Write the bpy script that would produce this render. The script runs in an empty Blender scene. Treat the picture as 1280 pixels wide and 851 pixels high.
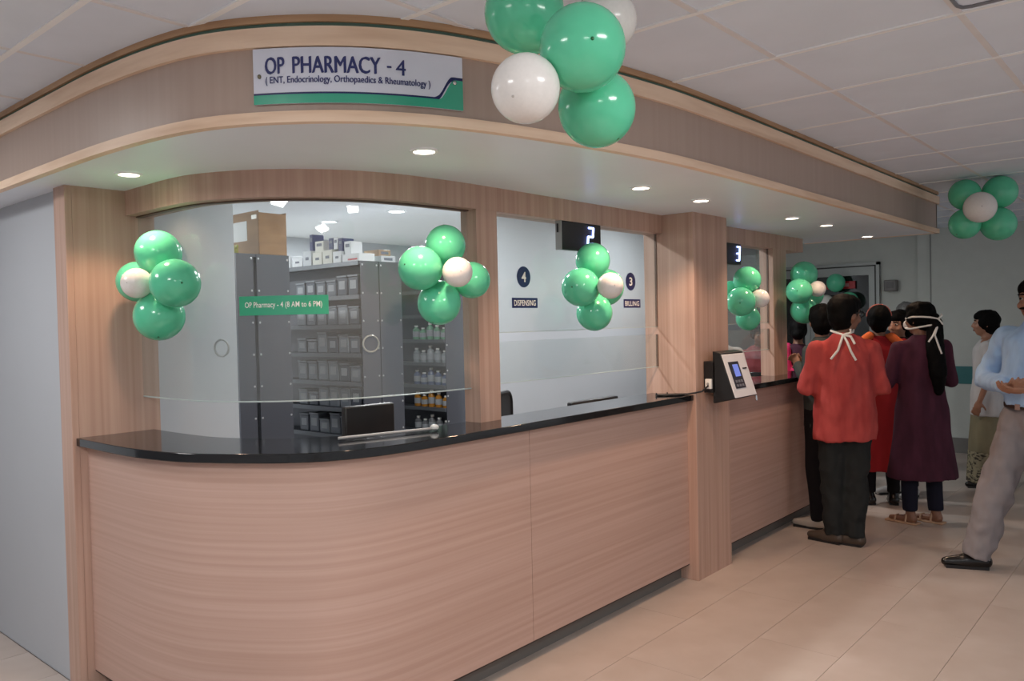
import bpy, bmesh, math, random
from mathutils import Vector, Matrix, noise
random.seed(7)
S = bpy.context.scene
COL = S.collection
R = math.radians
PI = math.pi

# ------------------------------------------------------------------ camera
YAW, PITCH, ROLL, CAMH = R(41.0), R(-1.29), R(1.3), 1.57
_f = Vector((math.cos(YAW)*math.cos(PITCH), math.sin(YAW)*math.cos(PITCH), math.sin(PITCH)))
_r = Vector((math.sin(YAW), -math.cos(YAW), 0)); _u = _r.cross(_f)
_R = _r*math.cos(ROLL) - _u*math.sin(ROLL); _U = _u*math.cos(ROLL) + _r*math.sin(ROLL)
cd = bpy.data.cameras.new('camera'); cam = bpy.data.objects.new('camera', cd); COL.objects.link(cam)
cam.matrix_world = Matrix(((_R.x, _U.x, -_f.x, 0), (_R.y, _U.y, -_f.y, 0), (_R.z, _U.z, -_f.z, CAMH), (0, 0, 0, 1)))
cd.sensor_fit = 'HORIZONTAL'; cd.sensor_width = 36; cd.lens = 36*1002/1280; cd.clip_start = .05
S.camera = cam

# ------------------------------------------------------------------ world, exposure
w = bpy.data.worlds.new('world'); S.world = w; w.use_nodes = True
w.node_tree.nodes['Background'].inputs[0].default_value = (.80, .82, .86, 1)
w.node_tree.nodes['Background'].inputs[1].default_value = .52
S.view_settings.view_transform = 'Standard'; S.view_settings.look = 'None'
S.view_settings.gamma = 1; S.view_settings.use_curve_mapping = False
S.view_settings.exposure = 0.12
TROFFER_W = 30.0      # watts of each corridor ceiling panel
SPOT_W = 24.0          # warm downlights in the soffit
INSIDE_W = 62.0       # white downlights inside the pharmacy

# ------------------------------------------------------------------ materials
def lin(c):
    return tuple(((v/255)/12.92 if v/255 <= .04045 else ((v/255+.055)/1.055)**2.4) for v in c)
MATS = {}
def mat(name, rgb, rough=.5, metal=0, spec=.5, noise_amt=0, noise_scale=(8, 8, 8), rgb2=None, bump=0, coat=0, sss=0, detail=4, emit=None, estr=0, lohi=(.35, .65)):
    if name in MATS: return MATS[name]
    m = bpy.data.materials.new(name); m.use_nodes = True
    nt = m.node_tree; b = nt.nodes['Principled BSDF']
    c = lin(rgb)
    b.inputs['Base Color'].default_value = (*c, 1); b.inputs['Roughness'].default_value = rough
    b.inputs['Metallic'].default_value = metal; b.inputs['Specular IOR Level'].default_value = spec
    if coat: b.inputs['Coat Weight'].default_value = coat; b.inputs['Coat Roughness'].default_value = .08
    if sss:
        b.inputs['Subsurface Weight'].default_value = sss; b.inputs['Subsurface Radius'].default_value = (.02, .02, .02)
    if emit: b.inputs['Emission Color'].default_value = (*lin(emit), 1); b.inputs['Emission Strength'].default_value = estr
    tc = nt.nodes.new('ShaderNodeTexCoord'); mp = nt.nodes.new('ShaderNodeMapping'); nz = nt.nodes.new('ShaderNodeTexNoise')
    mp.inputs['Scale'].default_value = noise_scale; nz.inputs['Scale'].default_value = 1; nz.inputs['Detail'].default_value = detail
    nt.links.new(tc.outputs['Object'], mp.inputs[0]); nt.links.new(mp.outputs[0], nz.inputs['Vector'])
    rp = nt.nodes.new('ShaderNodeValToRGB')
    c2 = lin(rgb2) if rgb2 else tuple(v*(1-max(noise_amt, .04)) for v in c)
    rp.color_ramp.elements[0].color = (*c2, 1); rp.color_ramp.elements[1].color = (*c, 1)
    rp.color_ramp.elements[0].position, rp.color_ramp.elements[1].position = lohi
    nt.links.new(nz.outputs['Fac'], rp.inputs[0]); nt.links.new(rp.outputs[0], b.inputs['Base Color'])
    if bump:
        bp = nt.nodes.new('ShaderNodeBump'); bp.inputs['Strength'].default_value = bump; bp.inputs['Distance'].default_value = .004
        nt.links.new(nz.outputs['Fac'], bp.inputs['Height']); nt.links.new(bp.outputs[0], b.inputs['Normal'])
    MATS[name] = m
    return m
def glass(name, tint=(.93, .96, .95), haze=.05, refl=1.0):
    m = bpy.data.materials.new(name); m.use_nodes = True; nt = m.node_tree
    for n in list(nt.nodes):
        if n.type != 'OUTPUT_MATERIAL': nt.nodes.remove(n)
    out = [n for n in nt.nodes if n.type == 'OUTPUT_MATERIAL'][0]
    tr = nt.nodes.new('ShaderNodeBsdfTransparent'); tr.inputs[0].default_value = (*tint, 1)
    df = nt.nodes.new('ShaderNodeBsdfDiffuse'); df.inputs[0].default_value = (.75, .78, .77, 1)
    gl = nt.nodes.new('ShaderNodeBsdfGlossy'); gl.inputs['Roughness'].default_value = .02
    fr = nt.nodes.new('ShaderNodeLayerWeight'); fr.inputs[0].default_value = .5
    pw = nt.nodes.new('ShaderNodeMath'); pw.operation = 'POWER'; pw.inputs[1].default_value = 5
    nt.links.new(fr.outputs['Facing'], pw.inputs[0])
    ma = nt.nodes.new('ShaderNodeMath'); ma.operation = 'MULTIPLY_ADD'; ma.inputs[1].default_value = .5; ma.inputs[2].default_value = .03
    nt.links.new(pw.outputs[0], ma.inputs[0])
    m1 = nt.nodes.new('ShaderNodeMixShader'); m1.inputs[0].default_value = haze
    nt.links.new(tr.outputs[0], m1.inputs[1]); nt.links.new(df.outputs[0], m1.inputs[2])
    mu = nt.nodes.new('ShaderNodeMath'); mu.operation = 'MULTIPLY'; mu.inputs[1].default_value = refl
    nt.links.new(ma.outputs[0], mu.inputs[0])
    m2 = nt.nodes.new('ShaderNodeMixShader'); nt.links.new(mu.outputs[0], m2.inputs[0])
    nt.links.new(m1.outputs[0], m2.inputs[1]); nt.links.new(gl.outputs[0], m2.inputs[2])
    nt.links.new(m2.outputs[0], out.inputs[0])
    return m
WOODV = mat('laminate_vertical', (198, 166, 150), .48, rgb2=(178, 144, 127), noise_scale=(38, 38, .7), detail=3, lohi=(.3, .7))
WOODH = mat('laminate_horizontal', (197, 165, 152), .5, rgb2=(184, 151, 136), noise_scale=(.6, .6, 58), detail=4, lohi=(.3, .68))
FASC = mat('fascia_laminate', (182, 162, 150), .42, rgb2=(176, 155, 142), noise_scale=(30, 30, .8), lohi=(.3, .7))
TRIM = mat('raw_wood_trim', (244, 216, 190), .5, rgb2=(222, 188, 158), noise_scale=(2.2, 2.2, 26), detail=5, lohi=(.28, .6))
TRIMD = mat('raw_wood_strip', (196, 158, 122), .55, rgb2=(160, 122, 90), noise_scale=(2.2, 2.2, 26), detail=5, lohi=(.28, .6))
GREENEDGE = mat('green_glass_edge', (92, 124, 110), .25)
WHITEWALL = mat('white_paint', (186, 190, 196), .6, noise_amt=.03, noise_scale=(1.2, 1.2, 1.2))
FARWALL = mat('far_wall_paint', (196, 200, 194), .6, noise_amt=.04)
SOFFITW = mat('soffit_paint', (240, 246, 254), .38, noise_amt=.03, noise_scale=(2, 2, 2))
TILEC = mat('ceiling_tile', (230, 239, 252), .75, noise_amt=.05, noise_scale=(3, 3, 3), bump=.1)
TBAR = mat('ceiling_tbar', (250, 252, 254), .4)
FLOORT = mat('floor_tile', (194, 179, 169), .3, rgb2=(186, 170, 159), noise_scale=(4, 4, 4), detail=6)
GROUT = mat('floor_grout', (170, 155, 145), .6)
GRAN = mat('black_granite', (24, 23, 25), .09, rgb2=(12, 12, 14), noise_scale=(90, 90, 90), spec=.6)
PLINTH = mat('plinth_grey', (112, 108, 104), .4)
DARK = mat('dark_recess', (60, 48, 42), .7)
BLACK = mat('black_plastic', (24, 24, 26), .42)
SILVER = mat('silver_metal', (190, 192, 194), .32, metal=.8)
CHROME = mat('chrome', (215, 215, 215), .18, metal=1)
RACK = mat('rack_steel', (74, 76, 84), .45, metal=.15, noise_amt=.06, noise_scale=(3, 3, 1))
RACKD = mat('rack_gap_dark', (24, 24, 28), .6)
RIVET = mat('rivet_zinc', (200, 202, 205), .3, metal=.8)
CARD = mat('cardboard', (168, 130, 92), .75, rgb2=(150, 114, 80), noise_scale=(6, 6, 20))
PAPER = mat('paper_white', (232, 232, 230), .7)
NAVY = mat('navy_vinyl', (28, 36, 92), .4)
NAVYTXT = mat('navy_lettering', (44, 52, 110), .4)
SIGNW = mat('sign_white', (224, 228, 242), .22, spec=.6)
TEAL = mat('sign_green', (64, 172, 142), .25, spec=.6)
TEALST = mat('sticker_green', (52, 164, 128), .4)
WTXT = mat('white_lettering', (236, 240, 238), .5)
GWIN = glass('window_glass', (.94, .96, .955), .05, 1.0)
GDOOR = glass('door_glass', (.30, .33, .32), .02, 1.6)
BALG = mat('balloon_green', (98, 208, 164), .16, spec=.6, sss=.15, noise_amt=.05, noise_scale=(2, 2, 2))
BALW = mat('balloon_white', (236, 232, 228), .2, spec=.5, sss=.2)
BALD = mat('balloon_green_dark', (20, 100, 56), .3)
BALWD = mat('balloon_white_dark', (190, 184, 178), .3)
LED = mat('led_blue', (190, 205, 255), .4, emit=(150, 170, 255), estr=6)
LENSW = mat('lens_warm', (255, 240, 220), .4, emit=(255, 236, 210), estr=9)
LENSC = mat('lens_cool', (250, 252, 255), .4, emit=(245, 250, 255), estr=7)
TEALBAND = mat('teal_band', (62, 122, 124), .5)

# ------------------------------------------------------------------ mesh helpers
class MB:
    def __init__(s): s.v = []; s.f = []; s.sm = []
    def add(s, vs, fs, smooth=False):
        o = len(s.v); s.v += [tuple(v) for v in vs]
        for f in fs: s.f.append(tuple(i+o for i in f)); s.sm.append(smooth)
        return s
    def box(s, x0, x1, y0, y1, z0, z1):
        v = [(x, y, z) for z in (z0, z1) for y in (y0, y1) for x in (x0, x1)]
        return s.add(v, [(0, 2, 3, 1), (4, 5, 7, 6), (0, 1, 5, 4), (2, 6, 7, 3), (0, 4, 6, 2), (1, 3, 7, 5)])
    def obox(s, c, ax, ay, az):     # oriented box, half-axis vectors
        c, ax, ay, az = map(Vector, (c, ax, ay, az))
        v = [c+ax*i+ay*j+az*k for k in (-1, 1) for j in (-1, 1) for i in (-1, 1)]
        return s.add(v, [(0, 2, 3, 1), (4, 5, 7, 6), (0, 1, 5, 4), (2, 6, 7, 3), (0, 4, 6, 2), (1, 3, 7, 5)])
    def prism(s, poly, z0, z1):
        n = len(poly)
        v = [(x, y, z0) for x, y in poly]+[(x, y, z1) for x, y in poly]
        return s.add(v, [tuple(range(n-1, -1, -1)), tuple(range(n, 2*n))]+[(i, (i+1) % n, n+(i+1) % n, n+i) for i in range(n)])
    def ribbon(s, A, B, z0, z1, smooth=True):   # solid between two plan curves A (front) and B (back)
        n = len(A); v = []
        for a, b in zip(A, B): v += [(*a, z0), (*a, z1), (*b, z1), (*b, z0)]
        base = len(s.v); s.v += v
        def q(i, j, sm): s.f.append((base+4*i+j, base+4*i+4+j, base+4*i+4+(j+1) % 4, base+4*i+(j+1) % 4)); s.sm.append(sm)
        for i in range(n-1):
            for j in range(4): q(i, j, smooth and j in (0, 2))
        s.f += [(base, base+1, base+2, base+3), (base+4*n-1, base+4*n-2, base+4*n-3, base+4*n-4)]; s.sm += [False, False]
        return s
    def tube(s, pts, rad, n=10, caps=True):
        pts = [Vector(p) for p in pts]
        rs = rad if isinstance(rad, (list, tuple)) else [rad]*len(pts)
        base = len(s.v); up = None
        for i, p in enumerate(pts):
            t = (pts[min(i+1, len(pts)-1)]-pts[max(i-1, 0)]).normalized()
            if up is None: up = t.orthogonal().normalized()
            up = (up-t*up.dot(t)).normalized() if (up-t*up.dot(t)).length > 1e-6 else t.orthogonal().normalized()
            sd = t.cross(up)
            for k in range(n):
                a = 2*PI*k/n; s.v.append(tuple(p+(up*math.cos(a)+sd*math.sin(a))*rs[i]))
        for i in range(len(pts)-1):
            for k in range(n):
                s.f.append((base+i*n+k, base+i*n+(k+1) % n, base+(i+1)*n+(k+1) % n, base+(i+1)*n+k)); s.sm.append(True)
        if caps:
            s.f += [tuple(base+k for k in range(n-1, -1, -1)), tuple(base+(len(pts)-1)*n+k for k in range(n))]; s.sm += [False, False]
        return s
    def lathe(s, prof, n=24, M=Matrix()):     # profile (r, z)
        base = len(s.v)
        for r, z in prof:
            for k in range(n):
                a = 2*PI*k/n; s.v.append(tuple(M @ Vector((max(r, 1e-5)*math.cos(a), max(r, 1e-5)*math.sin(a), z))))
        for i in range(len(prof)-1):
            for k in range(n):
                s.f.append((base+i*n+k, base+i*n+(k+1) % n, base+(i+1)*n+(k+1) % n, base+(i+1)*n+k)); s.sm.append(True)
        s.f += [tuple(base+k for k in range(n-1, -1, -1)), tuple(base+(len(prof)-1)*n+k for k in range(n))]; s.sm += [False, False]
        return s
    def ell(s, c, r, n=16, M=None):
        c = Vector(c); rr = n//2; base = len(s.v)
        for i in range(rr+1):
            th = PI*i/rr
            for k in range(n):
                a = 2*PI*k/n
                p = Vector((r[0]*math.sin(th)*math.cos(a), r[1]*math.sin(th)*math.sin(a), r[2]*math.cos(th)))
                if i in (0, rr): p = p+Vector((1e-5*math.cos(a), 1e-5*math.sin(a), 0))
                if M: p = M @ p
                s.v.append(tuple(c+p))
        for i in range(rr):
            for k in range(n):
                s.f.append((base+i*n+k, base+(i+1)*n+k, base+(i+1)*n+(k+1) % n, base+i*n+(k+1) % n)); s.sm.append(True)
        s.f += [tuple(base+k for k in range(n)), tuple(base+rr*n+k for k in range(n-1, -1, -1))]; s.sm += [True, True]
        return s
    def cap(s, a, b, ra, rb, n=14):           # tapered capsule
        a, b = Vector(a), Vector(b); d = b-a; L = d.length or 1e-4
        M = d.to_track_quat('Z', 'Y').to_matrix().to_4x4(); M.translation = a
        prof = []
        for i in range(6): t = PI/2*(1-i/5); prof.append((ra*math.cos(t), -ra*math.sin(t)))
        for i in range(6): t = PI/2*i/5; prof.append((rb*math.cos(t), L+rb*math.sin(t)))
        return s.lathe(prof, n, M)
    def loft(s, rings, n=28, cup=0):          # rings: (cx, cy, z, fwd, lat)
        base = len(s.v)
        for cx, cy, z, a, b in rings:
            for k in range(n):
                t = 2*PI*k/n; s.v.append((cx+a*math.cos(t), cy+b*math.sin(t), z))
        for i in range(len(rings)-1):
            for k in range(n):
                s.f.append((base+i*n+k, base+i*n+(k+1) % n, base+(i+1)*n+(k+1) % n, base+(i+1)*n+k)); s.sm.append(True)
        s.f += [tuple(base+k for k in range(n-1, -1, -1)), tuple(base+(len(rings)-1)*n+k for k in range(n))]; s.sm += [False, False]
        return s
    def mesh(s, name, m):
        me = bpy.data.meshes.new(name); me.from_pydata(s.v, [], s.f); me.validate()
        if len(me.polygons) == len(s.sm): me.polygons.foreach_set('use_smooth', s.sm)
        bm = bmesh.new(); bm.from_mesh(me); bmesh.ops.recalc_face_normals(bm, faces=bm.faces); bm.to_mesh(me); bm.free()
        me.set_sharp_from_angle(angle=R(42))
        if m: me.materials.append(m)
        return me
    def build(s, name, m, parent=None, loc=None):
        return link(name, s.mesh(name, m), parent, loc)
def link(name, data, parent=None, loc=None):
    o = bpy.data.objects.new(name, data); COL.objects.link(o)
    if parent: o.parent = parent
    if loc: o.location = loc
    return o
def bevel(o, w=.004, seg=2):
    md = o.modifiers.new('bevel', 'BEVEL'); md.width = w; md.segments = seg; md.limit_method = 'ANGLE'; md.angle_limit = R(40)
    return o
def tag(o, label, cat, group=None):
    o['label'] = label; o['category'] = cat
    if group: o['group'] = group
    return o
def thing(name, label, cat, loc=(0, 0, 0), rz=0, group=None):
    o = link(name, None, None, loc); o.rotation_euler[2] = rz; o.empty_display_size = .1
    return tag(o, label, cat, group)
def struct(o): o['kind'] = 'structure'; return o
def sempty(name): return struct(link(name, None))

def crom(P, step=.04):                    # Catmull-Rom through plan points, about evenly resampled
    P = [Vector(p) for p in P]; out = []
    Q = [2*P[0]-P[1]]+P+[2*P[-1]-P[-2]]
    for i in range(1, len(Q)-2):
        a, b, c, d = Q[i-1:i+3]
        n = max(1, int((c-b).length/step)) if (c-b).length < .7 else 4
        t1 = (c-a)*.5; t2 = (d-b)*.5
        L = (c-b).length
        if t1.length > L: t1 = t1.normalized()*L
        if t2.length > L: t2 = t2.normalized()*L
        for k in range(n):
            t = k/n; h = 2*t**3-3*t*t+1
            out.append(b*h+t1*(t**3-2*t*t+t)+c*(-2*t**3+3*t*t)+t2*(t**3-t*t))
    out.append(P[-1]); return [tuple(p) for p in out]
def offs(C, d):                           # offset to the left of travel by d
    out = []
    for i, p in enumerate(C):
        a, b = Vector(C[max(i-1, 0)]), Vector(C[min(i+1, len(C)-1)])
        t = (b-a).normalized(); out.append((p[0]-t.y*d, p[1]+t.x*d))
    return out
class Arc:                                # arc-length lookup on a plan curve
    def __init__(s, C):
        s.C = [Vector(p) for p in C]; s.L = [0]
        for a, b in zip(s.C, s.C[1:]): s.L.append(s.L[-1]+(b-a).length)
    def at(s, t):
        i = 0
        while i < len(s.L)-2 and s.L[i+1] < t: i += 1
        a, b = s.C[i], s.C[i+1]; k = (t-s.L[i])/(s.L[i+1]-s.L[i])
        d = (b-a).normalized(); return a+(b-a)*k, Vector((-d.y, d.x))      # point, left normal
    def near(s, x, y):
        best = (9, 0)
        for i in range(400):
            t = s.L[-1]*i/399; p, _ = s.at(t); best = min(best, ((p-Vector((x, y))).length, t))
        return best[1]
def text_mesh(body, width, height, m, bold=0.0, space=1.0):   # flat lettering scaled to width x height, lower-left at origin
    c = bpy.data.curves.new('txt', 'FONT'); c.body = body; c.size = 1; c.offset = bold; c.space_character = space; c.resolution_u = 3
    o = bpy.data.objects.new('txt', c); COL.objects.link(o)
    me = bpy.data.meshes.new_from_object(o.evaluated_get(bpy.context.evaluated_depsgraph_get()))
    bpy.data.objects.remove(o); bpy.data.curves.remove(c)
    xs = [v.co.x for v in me.vertices]; ys = [v.co.y for v in me.vertices]
    x0, x1, y0, y1 = min(xs), max(xs), min(ys), max(ys)
    for v in me.vertices: v.co = ((v.co.x-x0)/(x1-x0)*width, (v.co.y-y0)/(y1-y0)*height, 0)
    me.materials.clear(); me.materials.append(m); return me

# ------------------------------------------------------------------ plan curves
ZS, ZC, ZT = 2.20, 2.52, 1.115
C_SOF = crom([(1.2, 7.5), (1.2, 4.0), (1.2, 3.4), (1.205, 2.95), (1.235, 2.6), (1.29, 2.36), (1.40, 2.16), (1.56, 1.985), (1.76, 1.86), (2.0, 1.775), (2.3, 1.71), (2.65, 1.655), (3.0, 1.625), (3.8, 1.615), (5.4, 1.615), (7.0, 1.615)])
C_HDR = crom([(1.60, 3.68), (1.60, 3.335), (1.615, 3.15), (1.67, 3.0), (1.76, 2.85), (1.888, 2.72), (2.05, 2.615), (2.25, 2.55), (2.5, 2.52), (2.75, 2.51), (3.4, 2.51), (4.30, 2.51)])
C_SLB = crom([(1.36, 3.68), (1.36, 3.3), (1.372, 3.1), (1.417, 2.88), (1.505, 2.70), (1.60, 2.555), (1.69, 2.455), (1.80, 2.385), (1.95, 2.34), (2.16, 2.32), (2.5, 2.315), (3.4, 2.315), (4.30, 2.315)])

# ------------------------------------------------------------------ floor
floor = struct(MB().box(-3, 10.2, -3, 8, -.12, -.012).build('floor', GROUT))
ft = MB().box(0, 1.1685, 0, .388, -.012, 0).mesh('floor_tile', FLOORT)
j = 0
y = -1.84
while y < 2.5:
    x = .2 - (.585 if j % 2 else 0)
    while x < 9.99:
        if not (x > 1.5 and y > 2.6): link('floor_tile', ft, floor, (x, y, 0))
        x += 1.17
    y += .39; j += 1
ft2 = MB().box(0, .576, 0, .386, -.012, 0).mesh('floor_tile', FLOORT)
for i in range(14):
    for k in range(3):
        yy = 2.45+i*.39
        if yy < 6.5: link('floor_tile', ft2, floor, (-.375+k*.585, yy, 0))
struct(MB().box(1.5, 9.9, 2.8, 7.9, -.012, 0).build('floor', mat('inner_floor', (170, 166, 160), .35)))

# ------------------------------------------------------------------ ceiling with lay-in tiles
ceiling = struct(MB().box(-3, 10.2, -3, 2.75, ZC+.02, ZC+.12).box(-3, 1.42, 2.75, 8, ZC+.02, ZC+.12).build('ceiling', TILEC))
XL = [-1.44, -.84, -.24, .36, .96, 1.27, 1.69, 2.29]+[2.885+.593*k for k in range(12)]+[10.0]
YL = [-1.85, -1.24, -.63, -.02, .595, 1.20, 1.80, 2.41, 3.02, 3.63, 4.24, 4.85]
bars = MB()
for i, (x0, x1) in enumerate(zip(XL, XL[1:])):
    for y0, y1 in zip(YL, YL[1:]):
        if x0 > 1.2 and y0 > 1.9 and not (x0 < 1.3 and y0 < 2): continue
        t = MB().box(x0+.011, x1-.011, y0+.011, y1-.011, ZC+random.uniform(-.002, .002), ZC+.018).build('ceiling_tile', TILEC, ceiling)
for x in XL[:-1]: bars.box(x-.011, x+.011, YL[0], 2.41 if x > 1 else 4.85, ZC-.004, ZC+.01)
bars.build('ceiling_grid', TBAR, ceiling)
bars2 = MB()
for yy in YL: bars2.box(XL[0], 10 if yy < 2 else 1.3, yy-.011, yy+.011, ZC-.0025, ZC+.0095)
bars2.build('ceiling_grid', mat('ceiling_tbar_dull', (232, 230, 232), .6), ceiling)
# rounded inspection hatch outline at the top right
hq = [(2.675+x, .435+y, ZC-.003) for x, y in ((-.16, -.15), (.13, -.15), (.155, -.14), (.165, -.115), (.165, .115), (.155, .14), (.13, .15), (-.16, .15))]
MB().tube(hq+hq[:1], .006, 6, False).build('hatch_outline', mat('hatch_ring', (120, 120, 124), .4), ceiling)

# ------------------------------------------------------------------ outer walls
struct(MB().box(1.375, 1.475, 3.79, 8, 0, ZC+.1).build('wall_left', WHITEWALL))
struct(MB().box(-2.2, -2.1, .6, 8, 0, 2.6).build('wall_light_block', WHITEWALL))  # unseen wall added behind the camera to block ambient light from the left wall
wr = struct(MB().box(10.0, 10.15, -3, 2.515, 0, 2.7).box(10.05, 10.15, 2.515, 8, 0, 2.7).build('wall_far', FARWALL))
MB().box(9.992, 10.0, -3, 2.38, .775, .97).build('dado_band', TEALBAND, wr)
MB().box(9.985, 10.0, -3, 2.515, 0, .17).build('skirting', mat('skirting_grey', (120, 118, 114), .5), wr)
MB().box(9.994, 10.0, 2.372, 2.384, 0, 2.52).build('corner_bead', mat('bead_grey', (138, 140, 138), .5), wr)
# glazed double door in the far wall
d1 = sempty('door_1')
ALU = mat('aluminium_frame', (150, 154, 152), .4, metal=.3); ALUD = mat('door_gasket', (40, 42, 42), .5)
MB().box(9.99, 10.06, 2.93, 2.965, 0, 2.19).box(9.99, 10.06, 4.53, 4.565, 0, 2.19).box(9.99, 10.06, 2.93, 4.565, 2.155, 2.19).build('outer_frame', ALU, d1)
MB().box(10.0, 10.055, 2.965, 2.985, 0, 2.155).box(10.0, 10.055, 2.965, 4.53, 2.14, 2.155).build('gasket', ALUD, d1)
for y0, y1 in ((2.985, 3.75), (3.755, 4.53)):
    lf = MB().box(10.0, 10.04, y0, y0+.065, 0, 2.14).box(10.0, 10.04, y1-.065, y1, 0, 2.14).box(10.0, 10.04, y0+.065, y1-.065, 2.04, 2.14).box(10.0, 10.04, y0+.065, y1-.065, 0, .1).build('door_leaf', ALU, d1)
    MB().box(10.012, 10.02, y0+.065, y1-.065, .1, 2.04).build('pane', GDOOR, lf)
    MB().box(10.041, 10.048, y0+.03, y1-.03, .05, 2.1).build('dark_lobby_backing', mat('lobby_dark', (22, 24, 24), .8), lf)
    MB().tube([(9.96, y0+.1 if y0 > 3.5 else y1-.1, .9), (9.96, y0+.1 if y0 > 3.5 else y1-.1, 1.2)], .012).build('pull_handle', CHROME, lf)
ex = thing('door_sign', 'small red sign on the dark door glass behind green balloons', 'sign', (9.985, 3.37, 1.93))
MB().box(-.012, .012, -.17, .17, -.045, .045).build('housing', mat('sign_red', (176, 34, 42), .4), ex)
MB().box(-.014, -.012, -.10, .10, -.02, .02).build('white_strip', mat('sign_pale', (210, 150, 150), .4), ex)
sb = thing('wall_switch_box', 'small grey control box on far wall beside the door frame', 'switch', (9.99, 2.80, 1.90))
bevel(MB().box(-.05, .06, -.065, .065, -.065, .065).build('body', mat('switch_grey', (120, 118, 116), .5), sb), .008)
MB().box(-.056, -.05, -.04, .04, -.03, .04).build('cover', mat('switch_cover', (90, 88, 88), .4), sb)

# ------------------------------------------------------------------ inside of the pharmacy
struct(MB().box(1.475, 2.43, 4.2, 4.3, 0, 2.62).build('wall_partition', WHITEWALL))
struct(MB().box(4.86, 10.0, 4.45, 4.55, 0, 2.62).build('wall_inner', WHITEWALL))
struct(MB().box(1.4, 10.0, 7.9, 8.0, 0, 2.7).build('wall_back', WHITEWALL))
struct(MB().box(1.4, 10.05, 2.66, 8.0, 2.6, 2.68).build('ceiling', mat('inner_ceiling', (232, 234, 236), .6)))

# ------------------------------------------------------------------ soffit with curved fascia
sof = thing('soffit', 'long curved wood fascia soffit with white underside above the pharmacy counter', 'soffit')
inner = [(7.0, 2.66), (2.6, 2.66), (2.1, 2.8), (1.8, 3.1), (1.72, 3.7), (1.47, 3.85), (1.47, 7.5)]
MB().prism(C_SOF+inner, ZS, ZS+.02).build('underside', SOFFITW, sof)
def band(name, z0, z1, o0, m, par=sof, th=.02):
    A = offs(C_SOF, o0); B = offs(C_SOF, o0+th)
    return MB().ribbon(A, B, z0, z1).build(name, m, par)
band('bottom_trim', ZS-.004, ZS+.030, -.012, TRIM, th=.03)
band('fascia_board', ZS+.02, 2.44, 0, FASC)
band('top_band', 2.425, 2.484, -.016, TRIM, th=.03)
band('glass_edge_strip', 2.484, 2.498, -.004, GREENEDGE, th=.03)
band('ceiling_strip', 2.498, ZC, -.014, TRIMD, th=.03)
MB().box(6.98, 7.0, 1.615, 2.66, ZS, ZC).build('end_board', FASC, sof)
MB().box(6.975, 7.02, 1.60, 2.66, 2.425, 2.484).build('end_band', TRIM, sof)
MB().box(6.98, 7.015, 1.60, 2.66, ZS-.004, ZS+.03).build('end_trim', TRIM, sof)
struct(MB().box(1.475, 7.0, 2.64, 2.66, ZS+.02, 2.62).build('wall_bulkhead', WHITEWALL))

# ------------------------------------------------------------------ pillars, window posts and headers
p = thing('pillar', 'left wooden pillar between white wall and curved counter', 'pillar')
bevel(MB().box(1.345, 1.375, 3.68, 3.80, 0, ZS).build('edge_strip', WOODV, p), .002)
MB().box(1.375, 1.73, 3.68, 3.80, 0, ZS).build('face_board', WOODV, p)
p = thing('pillar', 'wide wooden pillar between the two counters, behind the card machine', 'pillar')
bevel(MB().box(4.30, 4.325, 2.30, 2.64, 0, ZS).build('side_board', WOODV, p), .002)
MB().box(4.325, 4.74, 2.302, 2.64, 0, ZS).build('front_board', WOODV, p)

w1 = sempty('window_1')
MB().ribbon(C_HDR, offs(C_HDR, .12), 2.09, ZS).build('header', WOODV, w1)
MB().box(2.66, 2.80, 2.512, 2.61, ZT, 2.09).build('post', WOODV, w1)
GL = [p_ for p_ in offs(C_HDR, .055) if p_[0] < 2.68 ]
GL[-1] = (2.675, GL[-1][1]) if len(GL) else GL
g1 = MB().ribbon(GL, offs(GL, .008), 1.272, 2.095).build('glass_pane', GWIN, w1)
MB().ribbon(offs(GL, -.001), offs(GL, .009), 1.268, 1.273).build('glass_edge', mat('glass_edge_pale', (178, 190, 188), .3), g1)
AG = Arc(GL)
def on_curve_ring(x, y, z, r):
    t = AG.near(x, y); m = MB()
    pts = []
    for k in range(33):
        a = 2*PI*k/32; q, nn = AG.at(t+r*math.cos(a)); q = q-nn*.001
        pts.append((q.x, q.y, z+r*math.sin(a)))
    return m.tube(pts, .004, 6, False)
on_curve_ring(1.70, 3.06, 1.492, .034).build('speech_hole_rim', mat('hole_rim', (150, 158, 158), .3), g1)
on_curve_ring(2.14, 2.64, 1.494, .034).build('speech_hole_rim', MATS['hole_rim'], g1)
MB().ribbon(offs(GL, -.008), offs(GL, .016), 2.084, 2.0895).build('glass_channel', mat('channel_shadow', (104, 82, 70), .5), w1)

w2 = sempty('window_2')
for z0, z1 in ((1.28, 1.478), (1.524, 2.095)):
    gp = MB().box(2.80, 4.30, 2.552, 2.56, z0, z1).build('glass_pane', GWIN, w2)
    MB().box(2.80, 4.30, 2.551, 2.561, z0-.003, z0).build('glass_edge', MATS['glass_edge_pale'], gp)
for z0, z1 in ((1.28, 1.478), (1.524, 2.09)):
    MB().box(4.296, 4.30, 2.549, 2.563, z0, z1).build('glass_channel', MATS['channel_shadow'], w2)

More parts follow.
